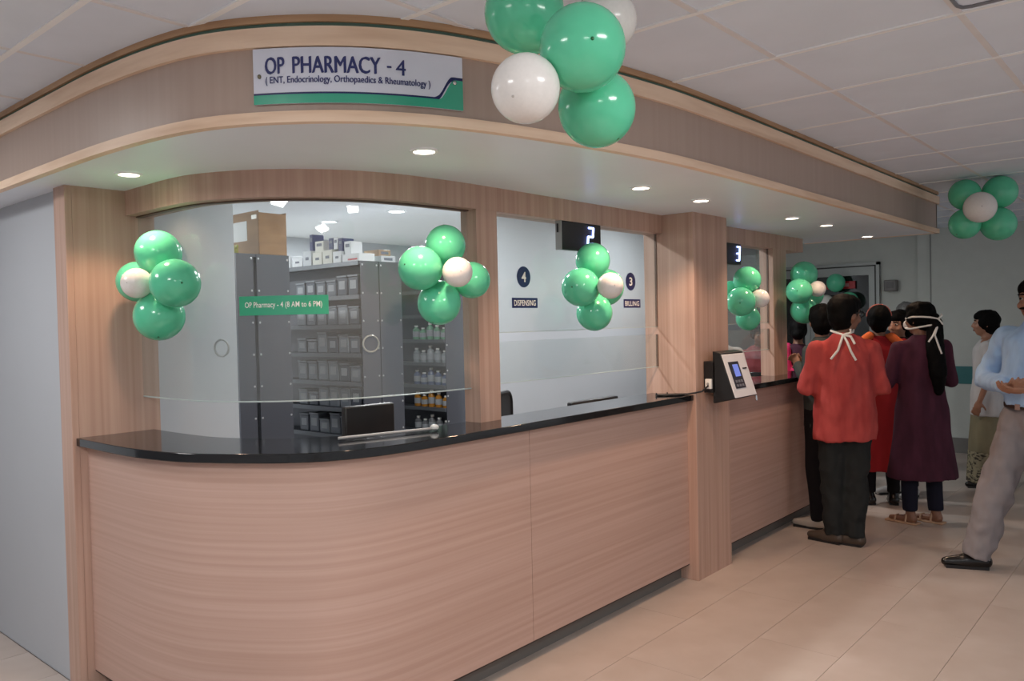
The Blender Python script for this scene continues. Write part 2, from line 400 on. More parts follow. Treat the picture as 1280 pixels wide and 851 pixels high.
w3 = sempty('window_3')
MB().box(4.74, 6.55, 2.51, 2.63, 2.09, ZS).box(6.43, 6.55, 2.63, 2.80, 2.09, ZS).build('header', WOODV, w3)
MB().box(5.95, 6.20, 2.512, 2.62, ZT, 2.09).build('post', WOODV, w3)
for z0, z1 in ((1.32, 1.478), (1.524, 2.095)):
    gp = MB().box(4.74, 5.95, 2.552, 2.56, z0, z1).build('glass_pane', GWIN, w3)
    MB().box(4.74, 5.95, 2.551, 2.561, z0-.003, z0).build('glass_edge', MATS['glass_edge_pale'], gp)
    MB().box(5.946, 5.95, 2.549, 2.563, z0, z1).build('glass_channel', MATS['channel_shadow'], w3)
MB().box(6.48, 6.488, 2.64, 3.4, ZT+.1, 2.095).build('side_glass_pane', GWIN, w3)
MB().box(6.47, 6.498, 3.40, 3.43, ZT, 2.2).build('side_post', ALU, w3)

# ------------------------------------------------------------------ counters
PAN = offs(C_SLB, .045)
c1 = thing('curved_counter', 'curved wooden pharmacy counter front with horizontal grain', 'counter')
k = min(range(len(PAN)), key=lambda i: abs(PAN[i][0]-2.82)+(0 if PAN[i][1] < 2.5 else 9))
PA = PAN[:k+1]; PA[-1] = (2.819, PA[-1][1]); PB = [(2.822, PA[-1][1])]+PAN[k+1:]
pan1 = MB().ribbon(PA, offs(PA, .02), .095, ZT-.035).build('front_panel', WOODH, c1); pan1['label'] = 'curved laminate front panel'
MB().ribbon(PB, offs(PB, .02), .095, ZT-.035).build('front_panel', WOODH, c1)
MB().ribbon(offs(PAN, .002), offs(PAN, .076), .088, .0949).build('panel_light_stop', DARK, c1)  # closing board reaching back to the plinth, added to stop inside light leaking out
MB().ribbon(offs(PAN, .06), offs(PAN, .075), 0, .1).build('plinth', PLINTH, c1)
B_SLB = crom([(1.70, 3.68), (1.70, 3.45), (1.715, 3.2), (1.76, 3.05), (1.84, 2.9), (1.96, 2.78), (2.1, 2.69), (2.3, 2.63), (2.6, 2.6), (3.4, 2.6), (4.3, 2.6)])
wt = MB().prism(C_SLB+B_SLB[::-1], ZT-.035, ZT).build('curved_worktop', GRAN)
bevel(tag(wt, 'polished black granite worktop of the curved counter', 'worktop'), .003)
c2 = thing('straight_counter', 'straight wooden counter front behind the man in the red shirt', 'counter')
MB().box(4.74, 5.62, 2.36, 2.38, .095, ZT-.035).build('front_panel', WOODH, c2)
MB().box(5.623, 6.50, 2.36, 2.38, .095, ZT-.035).build('front_panel', WOODH, c2)
MB().box(6.48, 6.50, 2.38, 3.4, .095, ZT-.035).build('end_panel', WOODH, c2)
MB().box(4.74, 6.46, 2.42, 2.435, 0, .1).build('plinth', PLINTH, c2)
MB().box(4.74, 6.48, 2.362, 2.436, .088, .0949).build('panel_light_stop', DARK, c2)  # same added board against light leaking under the straight counter
bevel(tag(MB().box(4.74, 6.55, 2.315, 2.60, ZT-.035, ZT).box(6.3, 6.55, 2.60, 3.4, ZT-.035, ZT).build('straight_worktop', GRAN), 'polished black granite worktop of the far straight counter', 'worktop'), .003)

# ------------------------------------------------------------------ downlights
def downlight(x, y, z, label, cat_group, warm, power, r=.042):
    t = thing('downlight', label, 'downlight', (x, y, z), 0, cat_group)
    MB().lathe([(r*1.25, 0), (r*1.22, -.006), (r*.95, -.007), (r*.92, .0)], 28).build('trim_ring', TBAR, t)
    MB().lathe([(r*.92, .0), (r*.92, -.003), (0, -.0035)], 28).build('lens', LENSW if warm else LENSC, t)
    ld = bpy.data.lights.new('downlight_beam', 'SPOT' if warm else 'AREA')
    if warm: ld.spot_size = R(125); ld.spot_blend = .5; ld.shadow_soft_size = .035
    else: ld.shape = 'DISK'; ld.size = .16
    ld.energy = power; ld.color = (1, .66, .45) if warm else (.97, .985, .98)
    lo = link('downlight_beam', ld, t, (0, 0, -.02))
    return t
G1 = 'round downlights in the soffit'
for x, y, d in [(1.437, 3.261, 'over the left end of the curved counter'), (2.005, 2.144, 'over the middle of the curved counter'), (3.309, 2.041, 'over the second window'), (3.914, 2.044, 'just left of the wide pillar'), (5.076, 2.012, 'dim one right of the wide pillar'), (5.679, 2.009, 'before the end cluster of balloons'), (6.771, 2.072, 'nearest the far end')]:
    downlight(x, y, ZS, 'round recessed soffit downlight, ' + d, G1, True, SPOT_W * (.6 if x < 1.9 else .6 if x > 4.5 else 1))
G2 = 'round downlights inside the pharmacy'
for x, y, d in [(4.83, 5.55, 'round white downlight above the medicine racks, nearest the window post'), (4.80, 6.52, 'round white downlight deeper in, above the carton stacks'), (3.3, 3.47, 'round white downlight inside behind the curved glass'), (4.6, 3.5, 'round white downlight inside behind second window'), (6.6, 3.6, 'round white downlight inside behind third window'), (2.2, 6.6, 'round white downlight far inside behind the cardboard box')]:
    downlight(x, y, 2.6, d, G2, False, INSIDE_W * (.42 if y < 4 else 1.5), .075)
# square ceiling panels of the corridor (in the lay-in grid around the camera)
for x, y, k in [(-.54, 1.5, 1), (.06, 3.93, .5), (1.47, -.32, 1), (-.54, -.94, .8)]:
    t = thing('ceiling_light_panel', {1.5: 'square white ceiling light panel behind the camera', 3.93: 'square white ceiling light panel by left white wall', -.32: 'square white ceiling light panel right of the camera', -.94: 'square white ceiling light panel at corridor entrance'}[y], 'ceiling light', (x, y, ZC-.012), 0, 'corridor ceiling panels')
    MB().box(-.29, .29, -.29, .29, 0, .008).build('frame', TBAR, t)
    MB().box(-.27, .27, -.27, .27, -.003, 0).build('diffuser', LENSC, t)
    ld = bpy.data.lights.new('panel_light', 'AREA'); ld.shape = 'SQUARE'; ld.size = .54; ld.energy = TROFFER_W*k; ld.color = (1, .97, .94)
    link('panel_light', ld, t, (0, 0, -.01))

# ------------------------------------------------------------------ sign on the fascia
sg = thing('fascia_sign', 'white and green pharmacy name board on the curved fascia', 'sign')
AS = Arc(offs(C_SOF, -.006)); s0 = AS.near(1.352, 2.235)+.022; s1 = AS.near(1.89, 1.812)-.022; SL = s1-s0
def smap(u, v, out=0):      # u along the board, v height, out away from the fascia
    q, nn = AS.at(s0+u); q = q-nn*out; return (q.x, q.y, v)
SZ0, SZ1 = 2.252, 2.421
def spoly(cols, out, m, name):   # cols: (u, zlow, zhigh)
    mb = MB(); v = []; f = []
    for u, a, b in cols: v += [smap(u, a, out), smap(u, b, out)]
    for i in range(len(cols)-1): f.append((2*i, 2*i+2, 2*i+3, 2*i+1))
    return mb.add(v, f, True).build(name, m, sg)
NU = 40
mbs = MB()
A = [smap(SL*i/NU, 0, .006)[:2] for i in range(NU+1)]; B = [smap(SL*i/NU, 0, 0)[:2] for i in range(NU+1)]
mbs.ribbon(A, B, SZ0, SZ1).build('board', SIGNW, sg)
HH = SZ1-SZ0
def edge(t):                 # top of green wave, 0..1 of board height
    if t < .86: return .17
    if t > .945: return .56
    k_ = (t-.86)/.085; k_ = k_*k_*(3-2*k_); return .17+.39*k_
spoly([(SL*i/80, SZ0+HH*max(0, edge(i/80)-.035), SZ0+HH*edge(i/80)+HH*(.03 if i/80 < .86 else .05)) for i in range(81)], .0068, NAVY, 'navy_line')
spoly([(SL*i/80, SZ0, SZ0+HH*(edge(min(1, max(0, i/80-.012)))-.005)) for i in range(81)], .0074, TEAL, 'green_wave')
def sign_text(body, u, v, wd, ht, m, name, bold=0, out=.0078):
    me = text_mesh(body, wd, ht, m)
    bm = bmesh.new()
    for i_ in range(3 if bold else 1):          # heavier strokes: the glyphs overprinted a hair apart
        n0 = len(bm.verts); bm.from_mesh(me); bm.verts.ensure_lookup_table()
        for q in list(bm.verts)[n0:]: q.co = smap(u+q.co.x+(i_-1)*bold*(1 if bold else 0), v+q.co.y+(i_-1)*bold*.5, out+i_*.00004)
    bm.to_mesh(me); bm.free()
    return link(name, me, sg)
sign_text('OP', SL*.06, SZ0+HH*.535, SL*.090, HH*.30, NAVYTXT, 'lettering', .0016)
sign_text('PHARMACY', SL*.19, SZ0+HH*.535, SL*.402, HH*.30, NAVYTXT, 'lettering', .0016)
sign_text('-', SL*.622, SZ0+HH*.66, SL*.022, HH*.035, NAVYTXT, 'lettering', 0)
sign_text('4', SL*.665, SZ0+HH*.54, SL*.046, HH*.28, NAVYTXT, 'lettering', .0006)
sign_text('( ENT, Endocrinology, Orthopaedics & Rheumatology )', SL*.06, SZ0+HH*.33, SL*.77, HH*.16, NAVYTXT, 'lettering', .0006)
q = smap(SL*.955, SZ0+HH*.5, .008); MB().ell(q, (.007, .007, .007), 12).build('fixing_screw', CHROME, sg)
q = smap(SL*.03, SZ0+HH*.5, .008); MB().ell(q, (.006, .006, .007), 12).build('fixing_screw', mat('screw_rust', (120, 116, 96), .4, metal=.5), sg)

# stickers on the glass
def flat_sign(name, label, cx, cz, build):
    t = thing(name, label, 'sticker', (cx, 2.549, cz)); build(t); return t
def ftext(body, x, z, wd, ht, m, par, y=-.0016, bold=0, name='lettering'):
    me = text_mesh(body, wd, ht, m, bold)
    for q in me.vertices: q.co = (x+q.co.x, y, z+q.co.y)
    return link(name, me, par)
def disc(par, rx, rz, m, name):
    n = 32; A_ = [(rx*math.cos(2*PI*i/n), rz*math.sin(2*PI*i/n)) for i in range(n)]
    v = [(x, 0, z) for x, z in A_]+[(x, -.001, z) for x, z in A_]
    return MB().add(v, [tuple(range(n)), tuple(range(2*n-1, n-1, -1))]+[(i, (i+1) % n, n+(i+1) % n, n+i) for i in range(n)]).build(name, m, par)
def num(n):
    def b(t):
        disc(t, .052, .052, NAVY, 'disc'); ftext(n, -.017, -.025, .034, .05, WTXT, t, bold=.02)
    return b
def word(wd_, txt, hw):
    def b(t):
        MB().box(-hw, hw, -.001, 0, -.025, .025).build('strip', NAVY, t); ftext(txt, -hw*.84, -.014, hw*1.68, .028, WTXT, t, bold=.005)
    return b
flat_sign('counter_number_sticker', 'round navy sticker with number 4 on second window glass', 3.03, 1.793, num('4'))
flat_sign('counter_number_sticker', 'round navy sticker with number 3 near the wide pillar', 4.00, 1.793, num('3'))
flat_sign('counter_word_sticker', 'navy strip reading DISPENSING on second window glass', 3.036, 1.665, word(.1, 'DISPENSING', .098))
flat_sign('counter_word_sticker', 'navy strip reading BILLING on second window glass', 4.012, 1.665, word(.1, 'BILLING', .090))
st = thing('opening_hours_sticker', 'green strip with opening hours on the curved glass', 'sticker')
AGo = Arc(offs(GL, -.0012)); t0 = AGo.near(1.735, 2.975); t1 = AGo.near(1.975, 2.70)
def gmap(u, z, out=0):
    q, nn = AGo.at(t0+u); q = q-nn*out; return (q.x, q.y, z)
n = 24; LG = t1-t0
A = [gmap(LG*i/n, 0, .0012)[:2] for i in range(n+1)]; B = [gmap(LG*i/n, 0, 0)[:2] for i in range(n+1)]
MB().ribbon(A, B, 1.622, 1.70).build('strip', TEALST, st)
me = text_mesh('OP Pharmacy - 4 (8 AM to 6 PM)', LG*.86, .030, WTXT, .006)
for q in me.vertices: q.co = gmap(LG*.07+q.co.x, 1.646+q.co.y, .0022)
link('lettering', me, st)

# ------------------------------------------------------------------ LED number displays
SEG = {'2': 'abged', '3': 'abgcd'}
def led(label, x0, x1, dig, dx):
    t = thing('led_display', label, 'display', ((x0+x1)/2, 2.542, 2.02)); hw = (x1-x0)/2
    bevel(MB().box(-hw, hw, -.028, .008, -.078, .07).build('housing', BLACK, t), .004)
    MB().box(-hw-.004, -hw, -.03, .009, -.08, .07).build('side_plate', SILVER, t)
    MB().box(-hw-.006, -hw+.02, -.01, .008, .066, .0755).build('mounting_bracket', SILVER, t)
    MB().box(-hw-.008, -hw-.004, -.012, -.002, .01, .055).build('cable_slot', BLACK, t)
    a, h = .022, .048
    segs = {'a': ((-a, h), (a, h)), 'b': ((a, h), (a, 0)), 'c': ((a, 0), (a, -h)), 'd': ((-a, -h), (a, -h)), 'e': ((-a, 0), (-a, -h)), 'f': ((-a, h), (-a, 0)), 'g': ((-a, 0), (a, 0))}
    for sname in SEG[dig]:
        (xa, za), (xb, zb) = segs[sname]; sl = .12
        m_ = MB().tube([(dx+xa+za*sl, -.031, za), (dx+xb+zb*sl, -.031, zb)], .0055, 8)
        m_.build('digit_segment', LED, t)
    return t
led('black digital display showing a blue 2 hanging under the header of second window', 3.30, 3.655, '2', .075)
led('black digital display showing a blue 3 above third window', 4.90, 5.40, '3', .20)

# ------------------------------------------------------------------ card machine on the wide pillar
t = thing('token_machine', 'black token machine with tilted white front panel mounted on the wide pillar', 'machine', (4.40, 2.30, 1.06))
bevel(MB().box(0, .26, -.075, 0, .06, .25).build('rear_housing', BLACK, t), .004)
W_ = .30
prof = [(-.075, .0), (-.20, .03), (-.11, .30), (-.06, .31), (-.06, .0)]
v = [(0, a, b) for a, b in prof]+[(W_, a, b) for a, b in prof]; n = 5
bevel(MB().add(v, [tuple(range(n)), tuple(range(2*n-1, n-1, -1))]+[(i, (i+1) % n, n+(i+1) % n, n+i) for i in range(n)]).build('wedge_housing', BLACK, t), .004)
def face(u, vv, o=.0):       # u 0..1 across, vv 0..1 up the tilted front
    return Vector((W_*u, -.20+.09*vv-o*.95, .03+.27*vv-o*.31))
def fpanel(name, u0, u1, v0, v1, o, m, par):
    vs = [face(u0, v0, o), face(u1, v0, o), face(u1, v1, o), face(u0, v1, o)]; vs += [q - Vector((0, -.95, -.31))*.006*-1 if False else q+Vector((0, .0057, .0019)) for q in vs]
    return MB().add(vs, [(0, 1, 2, 3), (7, 6, 5, 4), (0, 4, 5, 1), (1, 5, 6, 2), (2, 6, 7, 3), (3, 7, 4, 0)]).build(name, m, par)
fp = fpanel('front_panel', .02, .98, .03, .96, .006, mat('panel_silver', (232, 232, 234), .4), t)
kp = fpanel('keypad', .16, .60, .22, .80, .009, mat('keypad_dark', (46, 50, 62), .4), t)
fpanel('screen', .30, .52, .48, .74, .012, mat('lcd_blue', (110, 130, 210), .3, emit=(110, 130, 220), estr=.5), kp)
for a in range(3):
    for b in range(2): fpanel('key', .22+a*.12, .29+a*.12, .26+b*.09, .31+b*.09, .0115, mat('key_grey', (120, 124, 134), .5), kp)
fpanel('card_slot', .72, .90, .62, .645, .009, BLACK, t)
MB().tube([(W_*.93, -.205, .03), (W_*.93, -.208, .0)], .006, 8).build('lock_tab', CHROME, t)
t = thing('power_adapter', 'white plug socket on the left side of the token machine', 'plug', (4.392, 2.262, 1.175))
bevel(MB().box(-.012, .008, -.02, .02, -.03, .03).build('body', mat('plug_white', (236, 236, 232), .4), t), .004)
MB().ell((-.014, 0, 0), (.003, .008, .01), 10).build('socket_hole', mat('plug_grey', (150, 150, 150), .5), t)
cb = MB().tube([(4.376, 2.258, 1.165), (4.33, 2.275, 1.135), (4.29, 2.30, 1.128), (4.27, 2.34, ZT+.006), (4.23, 2.40, ZT+.006), (4.17, 2.45, ZT+.006), (4.13, 2.47, ZT+.006), (4.125, 2.45, ZT+.006), (4.16, 2.41, ZT+.006), (4.20, 2.36, ZT+.006), (4.23, 2.34, ZT+.006)], .0055, 8).build('power_cable', BLACK)
tag(cb, 'black power cable looped on the granite beside the pillar', 'cable')
for (x, y, z) in [(4.20, 2.435, ZT), (4.13, 2.468, ZT)]:
    MB().tube([(x, y, z+.001), (x, y, z+.018)], .004, 6).build('cable_tie', BLACK, cb)

# ------------------------------------------------------------------ medicine racks behind the curved glass
def rack_end(par, x0, x1, y, z1, rivs):
    pn = MB().box(x0, x1, y, y+.006, 0, z1).build('end_panel', RACK, par)
    for xr in rivs:
        for i in range(9):
            z = z1-.03-i*.207
            MB().lathe([(.008, 0), (.006, .003), (0, .004)], 8, Matrix.Translation((xr, y, z)) @ Matrix.Rotation(R(90), 4, 'X')).build('rivet', RIVET, pn)
    return pn
ra = thing('steel_rack', 'dark steel rack carrying the cardboard box, seen end on', 'rack')
rack_end(ra, 2.70, 2.822, 4.65, 2.05, [2.808])
rack_end(ra, 2.846, 3.09, 4.65, 2.05, [2.86, 3.076])
MB().box(2.822, 2.846, 4.68, 4.69, 0, 2.05).build('dark_gap', RACKD, ra)
MB().box(2.70, 3.09, 4.656, 6.2, 2.03, 2.05).build('top_shelf', RACK, ra)
MB().box(2.70, 2.71, 4.656, 6.2, 0, 2.03).build('side_panel', RACK, ra)
MB().box(3.08, 3.09, 4.656, 6.2, 0, 2.03).build('side_panel', RACK, ra)
rb = thing('steel_rack', 'dark steel rack with open shelves of clear medicine bins behind the curved glass', 'rack')
rack_end(rb, 3.73, 3.895, 4.70, 2.05, [3.745, 3.88])
rack_end(rb, 3.905, 4.12, 4.70, 2.05, [3.92, 4.105])
MB().box(3.895, 3.905, 4.72, 4.73, 0, 2.05).build('dark_gap', RACKD, rb)
MB().box(3.90, 3.91, 4.71, 6.6, 0, 2.05).build('back_panel', RACK, rb)
MB().box(3.73, 3.76, 6.57, 6.6, 0, 2.05).build('upright', RACK, rb)
SHB = [2.03, 1.78, 1.56, 1.345, 1.13, .93, .72, .5, .28]
for z in SHB: MB().box(3.73, 4.12, 4.706, 6.6, z-.0, z+.02).build('shelf', RACK, rb)
for z in SHB: MB().box(3.722, 3.73, 4.72, 6.6, z-.01, z+.022).build('shelf_lip', mat('lip_grey', (104, 108, 114), .4, metal=.3), rb)
BIN = [mat('bin_clear', (104, 110, 120), .3), mat('bin_clear_b', (128, 134, 142), .35), mat('bin_clear_c', (78, 84, 96), .3)]
LBL = mat('bin_label', (158, 162, 168), .5)
ord_ = ['nearest', 'second', 'third', 'fourth', 'fifth', 'sixth', 'seventh', 'eighth']
rown = ['top', 'second', 'third', 'fourth', 'fifth', 'sixth']
for r_, z in enumerate(SHB[1:7]):
    for i in range(6):
        y0 = 4.76+i*.135; h = random.uniform(.09, .15)
        b = thing('medicine_bin', 'clear plastic medicine bin, %s shelf down, %s from the rack end' % (rown[r_], ord_[i]), 'bin', (3.75, y0, z+.02), 0, 'medicine bins on the open rack')
        m_ = random.choice(BIN)
        bevel(MB().box(0, .125, 0, .12, 0, h).build('tub', m_, b), .008)
        MB().box(-.001, 0, .025, .095, h*.35, h*.8).build('label_card', LBL, b)
        MB().box(-.004, .1, .0, .12, h, h+.012).build('rim', MATS['bin_clear_b'], b)
rc = thing('steel_rack', 'dark steel rack of bottles next to the window post', 'rack')
rack_end(rc, 4.54, 4.80, 4.66, 2.05, [4.555, 4.785])
MB().box(4.66, 4.67, 4.666, 6.4, 0, 2.05).build('back_panel', RACK, rc)
SHC = [2.03, 1.83, 1.63, 1.425, 1.235, 1.05, .865, .66, .4]
for z in SHC: MB().box(4.54, 4.66, 4.666, 6.4, z, z+.018).build('shelf', RACK, rc)
for z in SHC: MB().box(4.533, 4.54, 4.67, 6.4, z-.008, z+.02).build('shelf_lip', MATS['lip_grey'], rc)
BC = [(150, 154, 152), (120, 128, 150), (176, 120, 52), (150, 154, 156), (90, 104, 140)]
bn = {1.425: ((120, 170, 140), 'green capped tub'), 1.235: ((150, 156, 160), 'pale jar'), 1.05: ((96, 108, 140), 'bluish bottle'), .865: ((180, 124, 50), 'amber syrup bottle'), .66: ((110, 112, 116), 'grey bottle')}
for z, (c, nm) in bn.items():
    for i in range(5):
        y0 = 4.72+i*.085
        b = thing('medicine_bottle', '%s on the bottle rack, %s from rack end' % (nm, ord_[i]), 'bottle', (4.59, y0, z+.018), 0, 'bottles on the narrow rack')
        m_ = mat('bottle_'+nm.replace(' ', '_'), c, .25)
        h = .1+.02*((i*7) % 3)
        MB().lathe([(.028, 0), (.03, .006), (.03, h*.7), (.014, h*.84), (.013, h*.88)], 14).build('glass_body', m_, b)
        MB().lathe([(.016, h*.88), (.016, h), (.0, h)], 12).build('cap', PAPER, b)
        MB().lathe([(.0305, h*.2), (.0305, h*.58)], 14).build('paper_label', LBL, b)
# cardboard box with shipping label
t = thing('cardboard_box', 'brown cardboard box on top of the steel rack', 'box', (2.875, 4.66, 2.05))
a, b_, h = .21, .44, .275
bevel(MB().box(0, a, 0, b_, 0, h).build('carton', CARD, t), .004)
MB().box(-.001, 0, .14, .34, .10, .23).build('shipping_label', PAPER, t)
MB().box(-.0015, 0, .02, .08, .235, .262).build('tape_end', mat('tape_pale', (214, 206, 190), .3), t)
MB().box(.0, .21, .19, .25, h, h+.001).build('packing_tape', MATS['tape_pale'], t)
MB().box(0, .004, 0, b_, h*.98, h+.012).box(a-.004, a, 0, b_, h*.98, h+.01).build('flap_edge', CARD, t)
t = thing('foil_wrapper', 'small yellow crumpled wrapper beside the cardboard box', 'wrapper', (2.79, 4.80, 2.05))
MB().ell((0, 0, .03), (.015, .02, .032), 10).ell((.004, .02, .05), (.012, .014, .018), 8).ell((0, -.015, .055), (.01, .012, .016), 8).build('crumpled_foil', mat('foil_yellow', (200, 196, 96), .4, noise_amt=.3, noise_scale=(60, 60, 60)), t)
# cartons on the shelved rack
MED = [((232, 234, 238), 'white'), ((44, 50, 104), 'navy'), ((226, 224, 214), 'cream'), ((210, 214, 220), 'pale grey'), ((168, 140, 110), 'brown')]
cart = [(4.735, .20, .06, 0, 'low carton with red stripe nearest the rack end'), (4.95, .10, .09, 0, 'carton beside the red striped one'), (5.06, .12, .11, 2, 'carton third from rack end'), (5.19, .12, .10, 2, 'carton fourth from rack end'), (5.33, .11, .12, 3, 'carton fifth from rack end'), (5.45, .14, .08, 0, 'low carton sixth from rack end'), (5.62, .1, .1, 0, 'carton seventh from rack end'), (5.75, .2, .09, 4, 'carton at deep end of the rack')]
for y0, wd, h, ci, nm in cart:
    t = thing('medicine_carton', '%s %s' % (MED[ci][1], nm), 'carton', (3.745, y0, 2.05), 0, 'cartons on the shelved rack')
    bevel(MB().box(0, .15, 0, wd, 0, h).build('box_body', mat('carton_'+MED[ci][1].replace(' ', '_'), MED[ci][0], .5), t), .003)
    if 'with red stripe' in nm: MB().box(-.001, 0, .02, .13, .012, .024).build('red_stripe', mat('carton_red', (200, 60, 70), .5), t)
    else: MB().box(-.001, 0, wd*.3, wd*.7, h*.4, h*.6).build('print', mat('carton_print', (110, 114, 130), .5), t)
for y0, z0, wd, h, ci, nm in [(4.96, .09, .05, .1, 1, 'upright carton on top of the pile'), (5.02, .11, .05, .09, 0, 'upright carton between navy carton and cream one'), (5.08, .11, .05, .09, 1, 'small upright carton'), (5.2, .10, .11, .09, 2, 'carton stacked on a cream carton'), (5.34, .12, .04, .13, 1, 'tall slim carton standing highest'), (4.86, .06, .08, .1, 0, 'upright carton on the red striped box')]:
    t = thing('medicine_carton', '%s %s' % (MED[ci][1], nm), 'carton', (3.77, y0, 2.05+z0), 0, 'cartons on the shelved rack')
    bevel(MB().box(0, .11, 0, wd, 0, h).build('box_body', mat('carton_'+MED[ci][1], MED[ci][0], .5), t), .003)
    MB().box(-.001, 0, wd*.2, wd*.8, h*.55, h*.8).build('print', mat('carton_print', (110, 114, 130), .5), t)
for x, y, z, sx, sy, h, ci, nm in [(4.60, 4.70, 2.05, .16, .3, .05, 3, 'flat carton on the bottle rack'), (4.58, 4.75, 2.10, .16, .22, .045, 0, 'flat carton topping the bottle rack'), (3.96, 4.74, 2.05, .14, .25, .05, 3, 'flat carton above the plain rack end'), (3.97, 4.78, 2.10, .12, .18, .05, 4, 'flat carton lying on a pale grey carton')]:
    t = thing('medicine_carton', '%s %s' % (MED[ci][1], nm), 'carton', (x, y, z), 0, 'cartons over the rack ends')
    bevel(MB().box(0, sx, 0, sy, 0, h).build('box_body', mat('carton_'+MED[ci][1].replace(' ', '_'), MED[ci][0], .5), t), .003)
    MB().box(sx*.2, sx*.8, -.001, 0, h*.3, h*.7).build('print', mat('carton_print', (110, 114, 130), .5), t)

# ------------------------------------------------------------------ work area behind the counter
dk = thing('work_desk', 'low grey work desk behind the granite worktops', 'desk', (0, 0, 0))
bevel(MB().box(2.2, 5.3, 2.75, 3.15, .72, .75).build('desk_top', mat('desk_grey', (110, 110, 112), .5), dk), .003)
for x in (2.25, 3.3, 4.3, 5.25): MB().box(x-.02, x+.02, 2.78, 3.12, 0, .72).build('leg', mat('desk_leg', (80, 80, 84), .5), dk)
def monitor(label, x, y, rz, wd, zc, hh):
    t = thing('monitor', label, 'monitor', (x, y, .75), rz)
    bevel(MB().box(-wd/2, wd/2, -.02, .02, zc-.75-hh/2, zc-.75+hh/2).build('back_shell', BLACK, t), .008)
    MB().box(-wd/2+.01, wd/2-.01, .02, .022, zc-.75-hh/2+.012, zc-.75+hh/2-.012).build('screen', mat('screen_dark', (20, 24, 30), .15), t)
    MB().box(-.03, .03, -.03, .0, .01, zc-.75).build('neck', BLACK, t)
    bevel(MB().box(-.11, .11, -.09, .09, 0, .012).build('foot', BLACK, t), .004)
monitor('black monitor back behind the curved glass', 2.42, 3.02, R(-8), .27, 1.055, .28)
monitor('black monitor top edge showing above worktop in second window', 4.24, 3.0, 0, .52, .92, .29)
rd = thing('metal_bar', 'thin pale metal bar lying on worktop under the curved glass', 'bar', (0, 0, 0))
MB().tube([(1.93, 2.60, ZT+.012), (2.335, 2.49, ZT+.012)], .006, 10).build('rod', mat('bar_grey', (150, 152, 154), .5), rd)
MB().ell((2.345, 2.487, ZT+.016), (.02, .02, .014), 10).build('end_stop', mat('bar_end', (190, 196, 198), .3), rd)
ch = thing('office_chair', 'black mesh office chair behind second window', 'chair', (3.80, 3.42, 0), R(20))
def rrect(w_, h_, r_, n_=6):
    o = []
    for cx, cz, a0 in ((w_-r_, h_-r_, 0), (-w_+r_, h_-r_, 90), (-w_+r_, -h_+r_, 180), (w_-r_, -h_+r_, 270)):
        for i in range(n_+1): a = R(a0+90*i/n_); o.append((cx+r_*math.cos(a), cz+r_*math.sin(a)))
    return o
bk = rrect(.20, .24, .07)
MB().tube([(x, 0, .875+z) for x, z in bk]+[(bk[0][0], 0, .875+bk[0][1])], .014, 8, False).build('back_frame', BLACK, ch)
n = len(bk); MB().add([(x, -.004, .875+z) for x, z in bk]+[(x, .004, .875+z) for x, z in bk], [tuple(range(n)), tuple(range(2*n-1, n-1, -1))]+[(i, (i+1) % n, n+(i+1) % n, n+i) for i in range(n)]).build('back_mesh', mat('chair_mesh', (52, 54, 58), .7), ch)
bevel(MB().box(-.23, .23, -.46, -.02, .44, .51).build('seat', BLACK, ch), .03, 3)
MB().tube([(0, .01, .66), (0, .05, .5), (0, -.15, .43)], .018).build('back_bracket', BLACK, ch)
MB().tube([(0, -.22, .44), (0, -.22, .08)], .025).build('gas_column', CHROME, ch)
for i in range(5):
    a = 2*PI*i/5; e = (.27*math.cos(a), -.22+.27*math.sin(a), .06)
    lg = MB().tube([(0, -.22, .09), e], [.022, .014]).build('base_leg', BLACK, ch); MB().ell((e[0], e[1], .028), (.028, .028, .028), 10).build('castor', BLACK, lg)

# ------------------------------------------------------------------ balloons
def balloon_mesh(m):
    prof = [(.06, -1.20), (.10, -1.17), (.05, -1.13), (.06, -1.10)]
    for i in range(1, 21):
        t_ = PI*i/21; r_ = math.sin(t_); z_ = -math.cos(t_)
        if z_ < 0: z_ *= 1.10; r_ *= (1-.05*z_*z_)
        prof.append((r_, z_))
    prof.append((.0, 1.0))
    return MB().lathe(prof[3:], 32).mesh('balloon_skin', m)
SKG, SKW = balloon_mesh(BALG), balloon_mesh(BALW)
KNG, KNW = [MB().lathe([(.03, -1.09), (.07, -1.12), (.05, -1.15), (.09, -1.20), (.0, -1.21)], 12).mesh('knot', m) for m in (BALD, BALWD)]
NPG, NPW = [MB().ell((0, 0, .995), (.045, .045, .02), 10).mesh('crown_tip', m) for m in (BALD, BALWD)]
def cluster(centre, items, where, group):
    cen = Vector(centre)
    for (x, y, z, r, white, desc) in items:
        o = thing('balloon', '%s balloon %s' % ('white' if white else 'green', desc + ' ' + where), 'balloon', (x, y, z), 0, group)
        d = (Vector((x, y, z))-cen); d = d.normalized() if d.length > .01 else Vector((-.7, -.7, 0))
        o.rotation_mode = 'QUATERNION'; o.rotation_quaternion = d.to_track_quat('Z', 'Y')
        o.scale = (r, r, r)
        for nm, me_ in (('skin', SKW if white else SKG), ('knot', KNW if white else KNG), ('crown_tip', NPW if white else NPG)):
            link(nm, me_, o)
cluster((1.590, 3.341, 1.764), [(1.5750, 3.3220, 1.8950, 0.0940, 0, 'at the top'), (1.5426, 3.1180, 1.7571, 0.0975, 0, 'in front'), (1.5460, 3.2700, 1.6290, 0.1010, 0, 'at the bottom'), (1.5640, 3.4990, 1.7830, 0.0870, 0, 'half hidden at the back'), (1.4563, 3.2651, 1.7628, 0.0609, 1, 'at the left')],
        'of the bunch on the left pillar', 'balloons on the left pillar')
